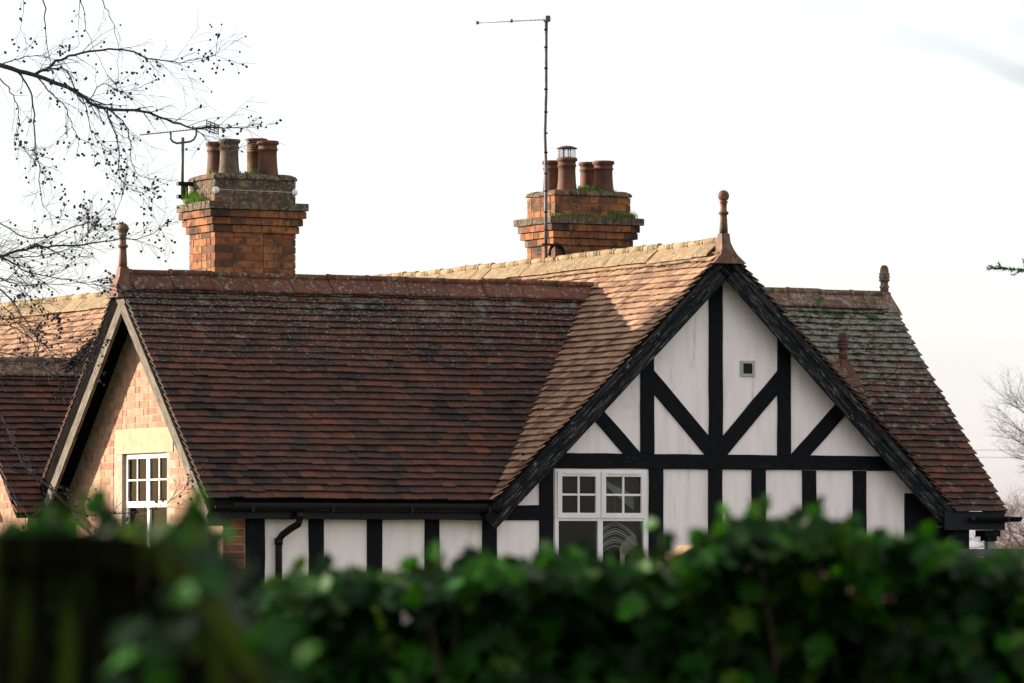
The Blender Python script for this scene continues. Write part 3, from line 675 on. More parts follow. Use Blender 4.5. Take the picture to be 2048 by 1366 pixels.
# cowl on the front pot
cx, cy, cz = c2x + .245, c2y + .165, t2 - .02 + .395
b = MB(); b.lathe((cx, cy, cz), [(.122, .105), (.122, .112), (.06, .135), (.001, .142), ], 20, cap=False); b.lathe((cx, cy, cz), [(.122, .104), (.001, .112)], 20, cap=False)
co = b.build('cowl', m_rust, ch2)
b = MB()
for k in range(16):
    a = 2 * pi * k / 16; b.tube([(cx + .098 * cos(a), cy + .098 * sin(a), cz - .01), (cx + .098 * cos(a), cy + .098 * sin(a), cz + .106)], .0018, 4)
for k in range(6):
    zz = cz + .005 + k * .018; b.tube([(cx + .098 * cos(2 * pi * j / 16), cy + .098 * sin(2 * pi * j / 16), zz) for j in range(17)], .0016, 4)
for a in (.6, 2.7, 4.4): b.tube([(cx + .09 * cos(a), cy + .09 * sin(a), cz - .02), (cx + .09 * cos(a), cy + .09 * sin(a), cz + .108)], .006, 5)
b.tube([(cx - .04, cy, cz - .02), (cx - .04, cy, cz + .12)], .010, 5)
b.build('cowl_mesh', m_wire, ch2)
# lead flashing where the ridge meets the east stack
b = MB(); b.box((c2x - .02, c2y - .012, 4.9), (c2x + .16, c2y - .002, 5.09)); b.box((c2x - .012, c2y + .0, 4.9), (c2x - .002, c2y + .70, 5.12)); b.build('flashing', m_lead, ch2)
b = MB(); n = 14; pts = [(c2x - .01 + .0 + .10 * cos(a) + .02, c2y - .03, 5.13 + .13 * sin(a)) for a in [pi * i / n for i in range(n + 1)]]
b.tube(pts, .018, 8); b.build('cable_loop', m_dark, ch2)
# tie discs and strap on the west stack
b = MB()
for xx in (c1x + .012, c1x + .955 - .02): b.lathe((0, 0, 0), [(.001, 0), (.035, .0), (.035, .008), (.001, .012)], 14)
vs = b.v; h = len(vs) // 2
b.v = [(c1x + .02 + p[0], c1y - .004 - p[2], 5.62 + p[1]) for p in vs[:h]] + [(c1x + .94 + p[0], c1y - .004 - p[2], 5.62 + p[1]) for p in vs[h:]]
b.tube([(c1x + .02, c1y - .012, 5.625), (c1x + .94, c1y - .012, 5.622)], .002, 4)
b.build('tie_wire', m_alu, ch1)

# grass tufts on the stacks
def tuft(name, spots, label, n=40, h=.08, spread=.06, cat='grass'):
    b = MB()
    for (x, y, z, sc) in spots:
        for i in range(int(n * sc)):
            a = random.uniform(0, 2 * pi); r = spread * sqrt(random.random()) * sc; px, py = x + r * cos(a), y + r * sin(a)
            L = h * sc * random.uniform(.4, 1.3); le = random.uniform(.1, .9) * L; b2 = random.uniform(0, 2 * pi); w_ = .004
            d1 = V((cos(b2), sin(b2), 0)); sd = V((-d1.y, d1.x, 0)) * w_
            p0 = V((px, py, z)); p1 = p0 + Z * L * .6 + d1 * le * .3; p2 = p0 + Z * L * (1 - .3 * le / L) + d1 * le
            b.add([p0 - sd, p0 + sd, p1 + sd * .8, p1 - sd * .8, p2], [(0, 1, 2, 3), (3, 2, 4)])
    o = b.build(name, m_grass); tag(o, label, cat, kind='stuff'); return o
zt = 5.50
tuft('grass', [(c1x - .06, c1y + .45, zt, 1.6), (c1x - .06, c1y + .33, zt, 1.2), (c1x - .06, c1y + .56, zt, 1.2), (c1x - .07, c1y + .22, zt, .7)], 'long green grass tuft on the ledge of the left chimney', h=.11)
tuft('grass', [(c1x + .47 + .05 * i, c1y + .12 + .04 * (i % 2), t1 - .01, 1) for i in range(-1, 4)] + [(c1x + .12, c1y + .33, t1, .9), (c1x + .5, c1y + .4, t1, 1)], 'short grass between the pots of the left chimney', h=.055)
tuft('grass', [(c2x + .12 + .055 * i, c2y + .05 + .03 * (i % 3), t2 - .02, .8 if i > 3 else .5) for i in range(13)] + [(c2x + .48 + .04 * i, c2y + .16, t2, 1.1) for i in range(-1, 3)], 'bright green grass round the pots of the right chimney', h=.065)
tuft('grass', [(c2x - .05 + .06 * i, c2y - .06, 5.588, .5) for i in range(18)] + [(c2x + .75 + .08 * i, c2y - .05, 5.588, 1.1 - .1 * i) for i in range(4)] + [(c2x + 1.02, c2y + .05, 5.588, 1.3)], 'straggly grass on the corbel ledge of the right chimney', h=.075)

# moss lumps on the roofs
def moss(name, n, f, par=house):
    b = MB()
    for i in range(n):
        p, r = f(); b.blob(p, r, (1.2, 1.2, .55))
    return b.build(name, m_moss, par, kind='stuff')
def f1():
    x = random.uniform(XL + .1, -.6); t = random.random() ** 1.5; y = MY - .16 - t * 2.1
    if zm(y) < zg(x) + .02: x = random.uniform(XL + .1, -3)
    return V((x, y, zm(y) + .035)), random.uniform(.006, .020) * (1 if random.random() < .9 else 1.6)
moss('moss', 380, f1)
def f1b():
    x = random.uniform(XL + .2, -.4); y = MY - .18; return V((x, y, zm(y) + .035)), random.uniform(.014, .032)
moss('moss', 230, f1b)
def f2():
    y = random.uniform(.1, 8) if random.random() < .9 else random.uniform(.1, 4); x = -.165 - abs(random.gauss(0, .02)); return V((x, y, zg(x) + .04)), random.uniform(.010, .026)
moss('moss', 380, f2)
def f3():
    x = random.uniform(.9, XR - .2); t = random.random() ** 2; y = MY - .17 - t * 1.0; return V((x, y, zm(y) + .035)), random.uniform(.008, .028)
moss('moss', 230, f3)
def f4():
    t = random.random(); x = -.4 - t * 2.4; y = MY * (1 - (t * 2.4) / 2.33) if t < .97 else .05
    p = V((x + random.uniform(-.02, .02), max(.02, y), 0)); p.z = max(zm(p.y), zg(p.x)) + .02; return p, random.uniform(.008, .028)
moss('moss', 36, f4)

# ------------------------------------------------------------------ aerials
A1 = empty('tv_aerial', (-4.995, c1y + .60, 5.55), 'short dark aerial with U bracket strapped to the left chimney', 'aerial')
def par(mb, name, m, P): 
    o = mb.build(name, m); o.parent = P; o.matrix_parent_inverse = Matrix.Translation(-P.location); return o
ax, ay = -4.995, c1y + .60
b = MB(); b.tube([(ax, ay, 5.55), (ax - .0, ay, 5.9), (ax + .004, ay, 6.22)], .018, 8); par(b, 'mast', m_steel, A1)
b = MB(); b.box((ax - .06, ay - .03, 5.70), (ax + .11, ay + .03, 5.74)); b.box((ax - .06, ay - .03, 5.56), (ax + .11, ay + .03, 5.60)); b.box((ax + .02, ay - .02, 5.60), (ax + .06, ay + .02, 5.70)); par(b, 'bracket', m_dark, A1)
b = MB(); ub = []
dirb = (R * .96 + F * .28).normalized()
def U_(s, z): return V((ax, ay, z)) + dirb * s
b.tube([U_(-.13, 6.27), U_(-.13, 6.20), U_(-.105, 6.17), U_(-.06, 6.155), U_(0, 6.165), U_(.08, 6.175), U_(.125, 6.20), U_(.15, 6.25), U_(.155, 6.33)], .012, 7); par(b, 'bracket', m_steel, A1)
b = MB(); b.tube([U_(-.47, 6.235), U_(.37, 6.34)], .007, 6); par(b, 'boom', m_steel, A1)
b = MB(); pd = V((dirb.y, -dirb.x, 0))
for k in range(20):
    s_ = -.45 + .036 * k; c_ = U_(s_, 6.24 + .125 * (s_ + .47)); b.tube([c_ - pd * .09 + Z * .02, c_ + pd * .09 - Z * .02], .0025, 4)
par(b, 'elements', m_steel, A1)
b = MB()
for k in range(5):
    zz = -.05 + .025 * k
    b.tube([U_(.26, 6.36 + zz), U_(.40, 6.31 + zz)], .006, 4)
for k in range(4): s_ = .26 + .045 * k; b.tube([U_(s_, 6.30 - .35 * (s_ - .26)), U_(s_ + .005, 6.42 - .35 * (s_ - .26))], .005, 4)
for k in range(3): s_ = .29 + .04 * k; b.tube([U_(s_, 6.34) - pd * .12, U_(s_, 6.34) + pd * .12], .004, 4)
par(b, 'reflector', m_steel, A1)
A2 = empty('tv_aerial', (-.11, 3.9, 5.12), 'tall thin aerial pole in front of the right chimney', 'aerial')
b = MB(); pp = [(-.10, 3.9, 5.10), (-.105, 3.9, 5.6), (-.10, 3.9, 6.1), (-.115, 3.9, 6.5), (-.10, 3.9, 7.0), (-.10, 3.9, 7.5), (-.095, 3.9, 7.83)]
b.tube(pp, .0185, 10); par(b, 'mast', m_steel, A2)
for z_ in (5.42, 5.62, 5.86, 6.06, 6.30, 6.52, 6.76, 7.02, 7.26, 7.5, 7.7): b = MB(); b.tube([(-.103, 3.9, z_ - .008), (-.103, 3.9, z_ + .008)], .024, 10); par(b, 'cable_tie', m_dark, A2)
b = MB(); b.box((-.17, 3.86, 5.245), (c2x + .03, 3.98, 5.262)); par(b, 'bracket', m_dark, A2)
dirb = (R * .985 + F * .05).normalized(); P0 = V((-.095, 3.9, 7.82))
b = MB(); b.tube([P0 + dirb * .05, P0 - dirb * .79 - Z * .045], .010, 6); par(b, 'boom', m_alu, A2)
b = MB(); pd = V((dirb.y, -dirb.x, 0))
for k in range(18):
    s_ = -.03 - .043 * k; c_ = P0 + dirb * s_ + Z * s_ * .055; L = .16 - .006 * k; b.tube([c_ - pd * L + Z * .012, c_ + pd * L - Z * .012], .0035, 4)
par(b, 'elements', m_alu, A2)
b = MB(); b.box((-.12, 3.87, 7.79), (-.06, 3.93, 7.86)); par(b, 'clamp', m_steel, A2); b = MB(); c_ = P0 - dirb * .40 - Z * .02; b.box(c_ - V((.014, .014, .02)), c_ + V((.014, .014, .02))); par(b, 'clamp', m_steel, A2); b = MB(); c_ = P0 - dirb * .79 - Z * .045; b.box(c_ - V((.018, .014, .018)), c_ + V((.018, .014, .018)))
par(b, 'end_cap', m_steel, A2)
#PART2
# ------------------------------------------------------------------ garden wall in front of the house
gw = empty('garden_wall', (-2.6, -4.0, 0), 'low brick garden wall with grey coping and a sloping tiled end', 'wall')
b = MB(); bricks(b, V((-2.62, -4.0, 0)), X, V((0, -1, 0)), 14.0, .10, 1.70, depth=.1); bricks(b, V((-2.62, -3.80, 0)), V((0, -1, 0)), V((-1, 0, 0)), .2, .10, 1.70, depth=.1); par(b, 'brickwork', m_gwall, gw)
b = MB(); b.box((-2.61, -3.99, 0), (11.38, -3.78, 1.70)); par(b, 'wall', m_mortard, gw)
b = MB(); x = -2.66
while x < 11.3:
    L = .6; b.box((x, -4.05, 1.702), (x + L - .006, -3.73, 1.79 + random.uniform(-.004, .006))); x += L
par(b, 'coping', m_cope, gw)
b = MB()
for k in range(5):
    x1 = -2.66 - k * .085; z1 = 1.81 - k * .055; b.hexa([(x1 - .14, -4.05, z1 - .085), (x1, -4.05, z1 - .01), (x1, -3.73, z1 - .01), (x1 - .14, -3.73, z1 - .085), (x1 - .14, -4.05, z1 - .065), (x1, -4.05, z1 + .01), (x1, -3.73, z1 + .01), (x1 - .14, -3.73, z1 - .065)])
par(b, 'tiled_end', m_tile_lit, gw)
b = MB(); b.hexa([(-3.2, -4.0, 0), (-2.63, -4.0, 0), (-2.63, -3.78, 0), (-3.2, -3.78, 0), (-3.2, -4.0, 1.42), (-2.63, -4.0, 1.74), (-2.63, -3.78, 1.74), (-3.2, -3.78, 1.42)]); par(b, 'sloping_end', m_gwall, gw)

# ------------------------------------------------------------------ trees
H0 = V((CAM.x, CAM.y, 0))
def loc(a, d): return H0 + R * a + F * d
class Tree:
    def __init__(s): s.w = MB(); s.balls = MB(); s.nb = 0; s.leaf = MB()
    def twig(s, p, d, L, r, lvl, droop, ballp, n=6, wob=.22):
        pts = [p]; rs = [r]; d = d.normalized()
        for i in range(n):
            d = (d + V((random.gauss(0, wob), random.gauss(0, wob), random.gauss(0, wob) - droop)) * .5).normalized()
            p = p + d * (L / n); pts.append(p); rs.append(max(.0013, r * (1 - .75 * (i + 1) / n)))
        s.w.tube(pts, rs, 4 if r < .01 else 6, cap=False)
        if random.random() < ballp: s.ball(p)
        if lvl > 0:
            for i in range(1, n):
                for _ in range(1 if random.random() < .75 else 2):
                    q = pts[i]; dd = (pts[i] - pts[i - 1]).normalized()
                    e = V((random.gauss(0, 1), random.gauss(0, 1), random.gauss(0, 1))).normalized()
                    s.twig(q, dd + e * .8, L * random.uniform(.3, .6), rs[i] * .6, lvl - 1, droop, ballp, 5, wob)
        return pts
    def ball(s, p):
        for _ in range(random.choice((1, 1, 2))):
            q = p + V((random.gauss(0, .008), random.gauss(0, .008), random.gauss(0, .008)))
            s.balls.blob(q, random.uniform(.010, .014), (1, 1, 1)); s.nb += 1
LB = {
'B1':(11,((-5.05,6.24),(-4.52,6.05),(-4.23,5.97),(-3.87,5.83),(-3.71,5.71),(-3.58,5.67),(-3.27,5.64),(-3.06,5.57),(-2.82,5.5),(-2.61,5.5),(-2.35,5.5))),
'B2':(6,((-4.23,5.97),(-4.13,6.02),(-4.03,6.09),(-3.87,6.15),(-3.63,6.19),(-3.4,6.18),(-3.23,6.12),(-3.02,6.08),(-2.87,6.09),(-2.63,6.14))),
'b':(3,((-4.78,6.02),(-4.52,6.06),(-4.37,6.11),(-4.23,6.14),(-4.1,6.12),(-3.99,6.07))),
'c':(4,((-4.23,5.97),(-4.11,6.01),(-3.95,6.01),(-3.79,5.70),(-3.63,5.89),(-3.49,5.82),(-3.39,5.79))),
'D1':(4,((-4.37,5.99),(-4.29,5.88),(-4.24,5.73),(-4.22,5.49),(-4.21,5.28),(-4.17,5.12),(-4.16,4.92),(-4.1,4.76),(-3.98,4.67))),
'D2':(3,((-4.65,6.05),(-4.52,5.93),(-4.42,5.79),(-4.37,5.62),(-4.38,5.42),(-4.32,5.3),(-4.24,5.22))),
'D3':(3,((-4.21,5.96),(-4.08,5.81),(-3.97,5.71),(-3.9,5.57),(-3.83,5.41),(-3.68,5.33),(-3.55,5.25))),
'D4':(2.5,((-3.84,5.81),(-3.76,5.67),(-3.73,5.49),(-3.64,5.36))),
'D5':(3,((-3.59,5.67),(-3.53,5.52),(-3.48,5.33),(-3.48,5.08),(-3.4,4.99),(-3.28,4.93))),
'D6':(3,((-3.55,5.65),(-3.44,5.55),(-3.39,5.42),(-3.38,5.23),(-3.32,5.1),(-3.23,5.06))),
'D7':(2.5,((-2.82,5.5),(-2.71,5.41),(-2.58,5.28),(-2.42,5.25))),
'U1':(2,((-3.83,6.8),(-3.83,6.62),(-3.83,6.4),(-3.83,6.2))),
'U2':(2.5,((-3.79,6.84),(-3.74,6.62),(-3.68,6.41),(-3.65,6.21),(-3.55,6.02),(-3.45,5.81))),
'U3':(2.5,((-3.7,6.8),(-3.63,6.62),(-3.55,6.46),(-3.5,6.25),(-3.49,5.94))),
'U4':(4,((-4.14,6.8),(-4.13,6.62),(-4.11,6.3),(-4.05,5.93))),
'U5':(2.5,((-4.21,6.8),(-4.2,6.62),(-4.17,6.42),(-4.19,6.2))),
'C1':(6,((-4.91,4.37),(-4.52,4.49),(-4.39,4.54),(-4.2,4.55),(-3.95,4.56),(-3.79,4.59),(-3.61,4.62),(-3.4,4.64),(-3.24,4.74))),
'C2':(3,((-4.78,4.33),(-4.52,4.33),(-4.31,4.33),(-4.03,4.36),(-3.87,4.42),(-3.73,4.55))),
'C3':(4,((-4.78,4.41),(-4.52,4.35),(-4.35,4.26),(-4.2,4.21),(-3.95,4.17),(-3.68,4.13))),
'C4':(4,((-4.78,4.24),(-4.52,4.06),(-4.31,3.8),(-4.2,3.63),(-3.98,3.48),(-3.78,3.46))),
'C5':(3,((-4.78,3.75),(-4.52,3.72),(-4.32,3.69),(-4.11,3.56),(-3.87,3.48))),
'C6':(3,((-4.69,4.24),(-4.52,4.17),(-4.42,4.13),(-4.28,4.0),(-4.11,3.88))),
'C7':(2.5,((-4.78,3.58),(-4.52,3.53),(-4.34,3.46),(-4.16,3.35))),
'E1':(4,((-4.78,3.27),(-4.52,2.93),(-4.34,2.54),(-4.15,2.36),(-3.97,2.19),(-3.79,2.08),(-3.49,2.09),(-3.24,2.12),(-3.06,2.18),(-2.91,2.3))),
'E2':(3,((-4.15,2.36),(-4.06,2.23),(-3.79,2.0),(-3.6,1.88))),
'E3':(3,((-4.78,2.65),(-4.52,2.52),(-4.34,2.38),(-4.12,2.03)))}
T = Tree(); TD = 45.0
rnd = random.Random(3)
def lp(a, h, off): return loc(a, TD + off) + Z * h
random.seed(11)
offs = {'B1': 0, 'B2': 0, 'c': 0, 'b': .0}
for k in [q for q in LB if q[0] == 'C']:
    for c_ in range(1): LB[k + 'x' * (c_ + 1)] = (LB[k][0] * .6, tuple((a + rnd.uniform(-.25, .10) - .1, h + rnd.uniform(-.16, .16)) for a, h in LB[k][1]))
for k, (wd, P) in LB.items():
    sl_ = 0 if k in ('B1', 'B2', 'c', 'b') else rnd.uniform(-.8, .8)
    base_off = 0 if k[0] in 'Bbc' else (rnd.uniform(-.2, .2) if k[0] == 'D' else rnd.uniform(-1.5, 1.5))
    n = len(P); raw = [lp(a, h, base_off + sl_ * i / n) for i, (a, h) in enumerate(P)]
    pts = []
    for i in range(n - 1):                     # smooth (Catmull-Rom) with slight knuckles
        p0, p1, p2, p3 = raw[max(i - 1, 0)], raw[i], raw[i + 1], raw[min(i + 2, n - 1)]
        for j in range(4):
            t = j / 4; q = .5 * ((2 * p1) + (p2 - p0) * t + (2 * p0 - 5 * p1 + 4 * p2 - p3) * t * t + (3 * p1 - p0 - 3 * p2 + p3) * t ** 3)
            pts.append(q + V((rnd.gauss(0, .006), rnd.gauss(0, .006), rnd.gauss(0, .006))))
    pts.append(raw[-1]); m_n = len(pts)
    r0 = (wd + .6) / 2 / 227
    rs = [max(.0026, r0 * (1 - .85 * i / m_n)) for i in range(m_n)]
    T.w.tube(pts, rs, 6 if wd > 5 else 5, cap=False)
    dens = {'B': .85, 'b': .6, 'c': .8, 'D': .48, 'U': .2, 'C': 1.5, 'E': 1.0}[k[0]]
    for i in range(1, m_n):
        f_ = i / m_n
        if k in ('B1',) and f_ < .25: continue
        if random.random() < dens * (.5 + f_):
            dd = (pts[i] - pts[i - 1]).normalized()
            e = V((random.gauss(0, 1), random.gauss(0, 1), random.gauss(0, 1))).normalized()
            L = random.uniform(.12, .38) * (1.2 if k in ('B1', 'B2') else 1)
            up_ = Z * (.35 if k[0] in 'CE' or f_ > .7 else -.1)
            T.twig(pts[i], dd * 1.1 + e * .8 + up_, L, max(.0024, rs[i] * .4), 1 if random.random() < .75 else 0, .03 if k[0] in 'CE' else .10, 0.20 if k[0] in 'DB' and f_ > .3 else .17 if (f_ > .35 or k[0] in 'CE') else .05, 5, .18)
        if random.random() < (.08 if k[0] in 'CDE' else .03 + .08 * f_): T.ball(pts[i] + V((0, 0, -.02)))
    for _ in range(4 if k[0] in 'BC' else 2): T.twig(pts[-1], (pts[-1] - pts[-2]) + V((random.gauss(0, .03), 0, random.gauss(0, .03))), random.uniform(.1, .3), .002, 1, .0, .7, 5, .2)
tk = -8.6
limb = MB()
limb.tube([loc(tk, TD) , loc(tk + .05, TD) + Z * 2, loc(tk + .0, TD) + Z * 4, loc(tk + .1, TD) + Z * 6.5, loc(tk, TD) + Z * 9.5], [.24, .2, .17, .13, .05], 12)
for (z0, a1, z1, r0, r1) in ((5.2, -5.05, 6.24, .09, .026), (3.6, -4.91, 4.37, .06, .014), (3.5, -4.78, 4.3, .05, .01), (3.2, -4.78, 3.7, .05, .009), (2.8, -4.78, 3.27, .05, .01), (2.4, -4.78, 2.65, .04, .008), (5.9, -4.78, 6.05, .04, .008), (7.2, -4.4, 7.2, .06, .02)):
    limb.tube([loc(tk, TD) + Z * z0, loc((tk + a1) / 2, TD + .1) + Z * ((z0 + z1) / 2 + .25), loc(a1, TD) + Z * z1], [r0, (r0 + r1) / 2, r1], 8)
limb.tube([loc(-4.4, TD) + Z * 7.2, loc(-3.9, TD) + Z * 7.0, loc(-3.6, TD) + Z * 6.8], [.02, .012, .004], 6)
for q in (-4.21, -4.14, -3.83, -3.79, -3.7): limb.tube([loc(q - .1, TD) + Z * 7.1, loc(q, TD) + Z * 6.78], [.008, .005], 5)
t_ = empty('bare_tree', loc(tk, TD), 'bare branches hung with small dark seed balls reaching in from the left', 'tree')
par(limb, 'trunk', m_bark, t_); par(T.w, 'branches', m_bark, t_)
o = par(T.balls, 'seed_balls', m_ball, t_); o['kind'] = 'stuff'
print('balls', T.nb)

def bare(name, a, d, h, seed, m, label, spread=.55, lvl=4, r0=.14, lean=(0, 0), group=None):
    random.seed(seed); t = Tree(); base = loc(a, d)
    def grow(p, dr, L, r, lv):
        n = 5; pts = [p]; rs = [r]; dr = dr.normalized()
        for i in range(n):
            dr = (dr + V((random.gauss(0, .16), random.gauss(0, .16), random.gauss(0, .10) + .04))).normalized(); p = p + dr * L / n; pts.append(p); rs.append(r * (1 - .45 * (i + 1) / n))
        t.w.tube(pts, rs, 6 if r > .03 else 4, cap=False)
        if lv > 0:
            for i in range(2, n + 1):
                for _ in range(2 if i == n or lv < 3 else 1):
                    e = V((random.gauss(0, 1), random.gauss(0, 1), random.gauss(0, .6))).normalized()
                    grow(pts[i], dr + e * spread * 1.6, L * random.uniform(.5, .75), rs[i] * .62, lv - 1)
    trunk = MB(); tp = base + Z * h * .33 + R * lean[0] * .3
    trunk.tube([base, base + Z * h * .15 + R * lean[0] * .1, tp], [r0 * 1.3, r0 * 1.05, r0 * .9], 10)
    for _ in range(4): grow(tp - Z * random.uniform(0, .08) * h, Z * .9 + R * lean[0] + V((random.gauss(0, spread), random.gauss(0, spread), 0)), h * .27, r0 * .62, lvl)
    e = empty(name, base, label, 'tree', group); par(trunk, 'trunk', m, e); par(t.w, 'crown', m, e); return e
bare('bare_tree', 15.4, 130, 8.2, 5, m_barkr, 'distant leafless tree with spreading grey limbs at the right edge', .55, 4, .16, (-.25, 0))
bare('bare_tree', 9.6, 92, 3.9, 8, m_twig, 'pinkish leafless shrubby tree beyond the right end of the roof', .7, 4, .07)
bare('bare_tree', 11.2, 100, 3.4, 9, m_twig, 'low twiggy tree at the far right behind the garden wall', .8, 4, .07)
for i, (a, d, h) in enumerate(((17, 165, 3.6), (22, 180, 4.2), (13.6, 150, 3.0), (19.5, 170, 3.4))):
    bare('distant_tree', a, d, h, 20 + i, m_twig, ('faint leafless tree low on the skyline under the right eaves', 'tallest of the hazy trees off the right of the skyline', 'small twiggy tree seen low beside the porch post', 'round twiggy tree between taller ones on the skyline')[i], .8, 3, .09, group='twiggy trees on the skyline')
# conifer at the right edge
random.seed(4)
ct = empty('conifer', loc(6.4, 40), 'green conifer whose branch tip pokes in at the right edge', 'tree')
b = MB(); b.tube([loc(6.4, 40), loc(6.4, 40) + Z * 4, loc(6.4, 40) + Z * 7.5], [.16, .1, .03], 8); lf = MB()
def spray(p0, d, L):
    pts = [p0 + d * (L * i / 14) + Z * (-.05 * (i / 14) + .02 * sin(i)) for i in range(15)]
    b.tube(pts, [.012 * (1 - .8 * i / 14) + .002 for i in range(15)], 4)
    for i in range(int(L * 220)):
        f_ = random.random(); k_ = min(13, int(f_ * 14)); q = pts[k_].lerp(pts[k_ + 1], f_ * 14 - k_); e = V((random.gauss(0, 1), random.gauss(0, 1), random.gauss(0, 1))).normalized()
        dd = (d * .7 + e).normalized(); sd = dd.cross(F).normalized() * .007; l_ = random.uniform(.03, .075) * (1.25 - .75 * f_)
        lf.add([q - sd, q + sd, q + dd * l_], [(0, 1, 2)])
        if i % 6 == 0:
            for j in range(12):
                q2 = q + dd * l_ * j / 8 * 1.5; e2 = (dd + V((random.gauss(0, .8), random.gauss(0, .8), random.gauss(0, .8)))).normalized(); lf.add([q2 - sd, q2 + sd, q2 + e2 * .035], [(0, 1, 2)])
spray(loc(6.4, 40) + Z * 4.0, -R, 2.62)
for k in range(60):
    a = random.uniform(0, 2 * pi); z = random.uniform(1.5, 7.2); dd = V((cos(a), sin(a), .1)); 
    if dd.dot(R) < -.5: continue
    spray(loc(6.4, 40) + Z * z, dd, (7.8 - z) * .38)
par(b, 'trunk', m_bark, ct); par(lf, 'foliage', m_needle, ct)
# out of focus twigs close by, top right
sh = empty('bare_shrub', loc(1.0, 4.2), 'blurred bare twigs of a shrub close to the camera, top right', 'shrub')
b = MB(); q = lambda a, z: loc(a, 4.2) + Z * z
b.tube([q(1.0, 0), q(.95, 1.2), q(.85, 1.9)], [.02, .014, .008], 6)
b.tube([q(.85, 1.9), q(.6, 2.05), q(.42, 2.098), q(.405, 2.105), q(.38, 2.118), q(.34, 2.127), q(.30, 2.132)], [.006, .004, .0028, .0022, .0018, .0012, .0006], 5)
b.tube([q(.6, 2.05), q(.48, 2.12), q(.42, 2.138), q(.40, 2.142)], [.003, .002, .0014, .0008], 5)
par(b, 'branches', m_twig, sh)
# power line far behind
for i, a in enumerate((2.0, 48.0)):
    e = empty('utility_pole', loc(a, 210), ('wooden pole hidden behind the cottage' if i == 0 else 'wooden pole beyond the right edge') + ' carrying two thin wires', 'pole', 'poles carrying the wires')
    b = MB(); b.tube([loc(a, 210), loc(a, 210) + Z * 6.6], .12, 8); par(b, 'pole', m_barkr, e)
pl = MB()
for z0 in (6.35, 6.05):
    pl.tube([loc(2 + 46 * i / 12, 210) + Z * (z0 - .25 * sin(pi * i / 12)) for i in range(13)], .008, 4)
o = pl.build('power_line', m_steel); tag(o, 'two thin wires crossing the sky low at the right', 'wires')

# ------------------------------------------------------------------ foreground ivy hedge and fence
def interp(P, x):
    if x <= P[0][0]: return P[0][1]
    for (x0, y0), (x1, y1) in zip(P, P[1:]):
        if x <= x1: return y0 + (y1 - y0) * (x - x0) / (x1 - x0)
    return P[-1][1]
def leaf(b, p, s, nrm, tint):
    """five-lobed ivy leaf, folded along its rib"""
    nrm = nrm.normalized(); a = nrm.cross(V((random.gauss(0, 1), random.gauss(0, 1), random.gauss(0, 1)))).normalized(); c = nrm.cross(a)
    out = [(0, -.36), (.30, -.58), (.30, -.20), (.64, -.02), (.28, .10), (.42, .42), (0, .82), (-.42, .42), (-.28, .10), (-.64, -.02), (-.30, -.20), (-.30, -.58)]
    vs = [p + (a * x + c * y + nrm * (.22 * abs(x) - .18 * y * y)) * s for x, y in out] + [p - nrm * .02 * s]
    b.add(vs, [(12, i, (i + 1) % 12) for i in range(12)], tint, True)
def hedge(name, label, a0, a1, d0, thick, prof, nleaf, nlow, s0, seed, sprigs=(), ntop=0):
    random.seed(seed); lf = MB(); st = MB()
    def tn():
        t = random.random(); return t * .78 if random.random() < .95 else random.uniform(.8, 1)
    def put(a, d, z, s, up=.0):
        nrm = -F * random.uniform(.1, 1) + V((random.gauss(0, .55), random.gauss(0, .55), random.gauss(.45 + up, .5)))
        leaf(lf, loc(a, d) + Z * z, s * random.uniform(.7, 1.25), nrm, tn())
    def bump(a, z): return .10 * noise.noise(V((a * 2.6, z * 3.4, seed)))
    for i in range(nleaf):
        a = random.uniform(a0, a1); h = interp(prof, a) + .012 * noise.noise(V((a * 12, 0, seed)))
        t = random.random()
        if t < .36: d = d0 + random.random() * thick; z = h - abs(random.gauss(0, .03)); up = .5
        else: z = h - .42 * random.random() ** 1.2; d = d0 + .07 + bump(a, z) * 2 + abs(random.gauss(0, .13)) + max(0, h - z - .12) * .15; up = 0
        put(a, d, z, s0, up)
    for i in range(nlow):
        a = random.uniform(a0, a1); h = interp(prof, a); z = random.uniform(.03, h - .35); d = d0 + .08 + bump(a, z) + abs(random.gauss(0, .09)) if random.random() < .7 else d0 + thick - abs(random.gauss(0, .08)); put(a, d, z, s0 * 1.3)
    for i in range(int((a1 - a0) * 26) if thick > .2 else 0):
        a = random.uniform(a0, a1); h = interp(prof, a); p = loc(a, d0 + random.uniform(.06, thick)) ; pts = [p]; z = 0
        for k in range(8): z += (h - .02) / 8; pts.append(p + R * random.gauss(0, .03) + F * random.gauss(0, .03) + Z * z)
        st.tube(pts, [.010 - .0008 * k for k in range(9)], 5)
    for (a, z) in sprigs:
        p = loc(a, d0 + .2) + Z * (interp(prof, a) - .05); q_ = loc(a + random.uniform(-.01, .01), d0 + .2) + Z * z
        st.tube([p, p.lerp(q_, .5) + R * .006, q_], [.0025, .002, .001], 5)
        for k in range(5): leaf(lf, p.lerp(q_, (k + 1) / 5) + R * random.gauss(0, .010) + F * random.gauss(0, .01), s0 * random.uniform(.5, .95), -F + V((random.gauss(0, .4), random.gauss(0, .4), random.gauss(.2, .4))), tn())
    # near-black blocks, inner shade put into the colour, so the hedge is solid
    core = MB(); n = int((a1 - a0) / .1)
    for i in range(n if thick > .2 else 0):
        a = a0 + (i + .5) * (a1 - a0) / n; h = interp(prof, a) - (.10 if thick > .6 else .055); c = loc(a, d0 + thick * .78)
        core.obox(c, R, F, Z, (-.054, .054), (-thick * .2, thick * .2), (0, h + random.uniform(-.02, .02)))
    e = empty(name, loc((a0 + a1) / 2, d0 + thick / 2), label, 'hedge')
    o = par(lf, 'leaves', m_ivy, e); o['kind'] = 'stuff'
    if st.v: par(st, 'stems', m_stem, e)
    (par(core, 'shade_core', m_core, e) if core.v else None); return e
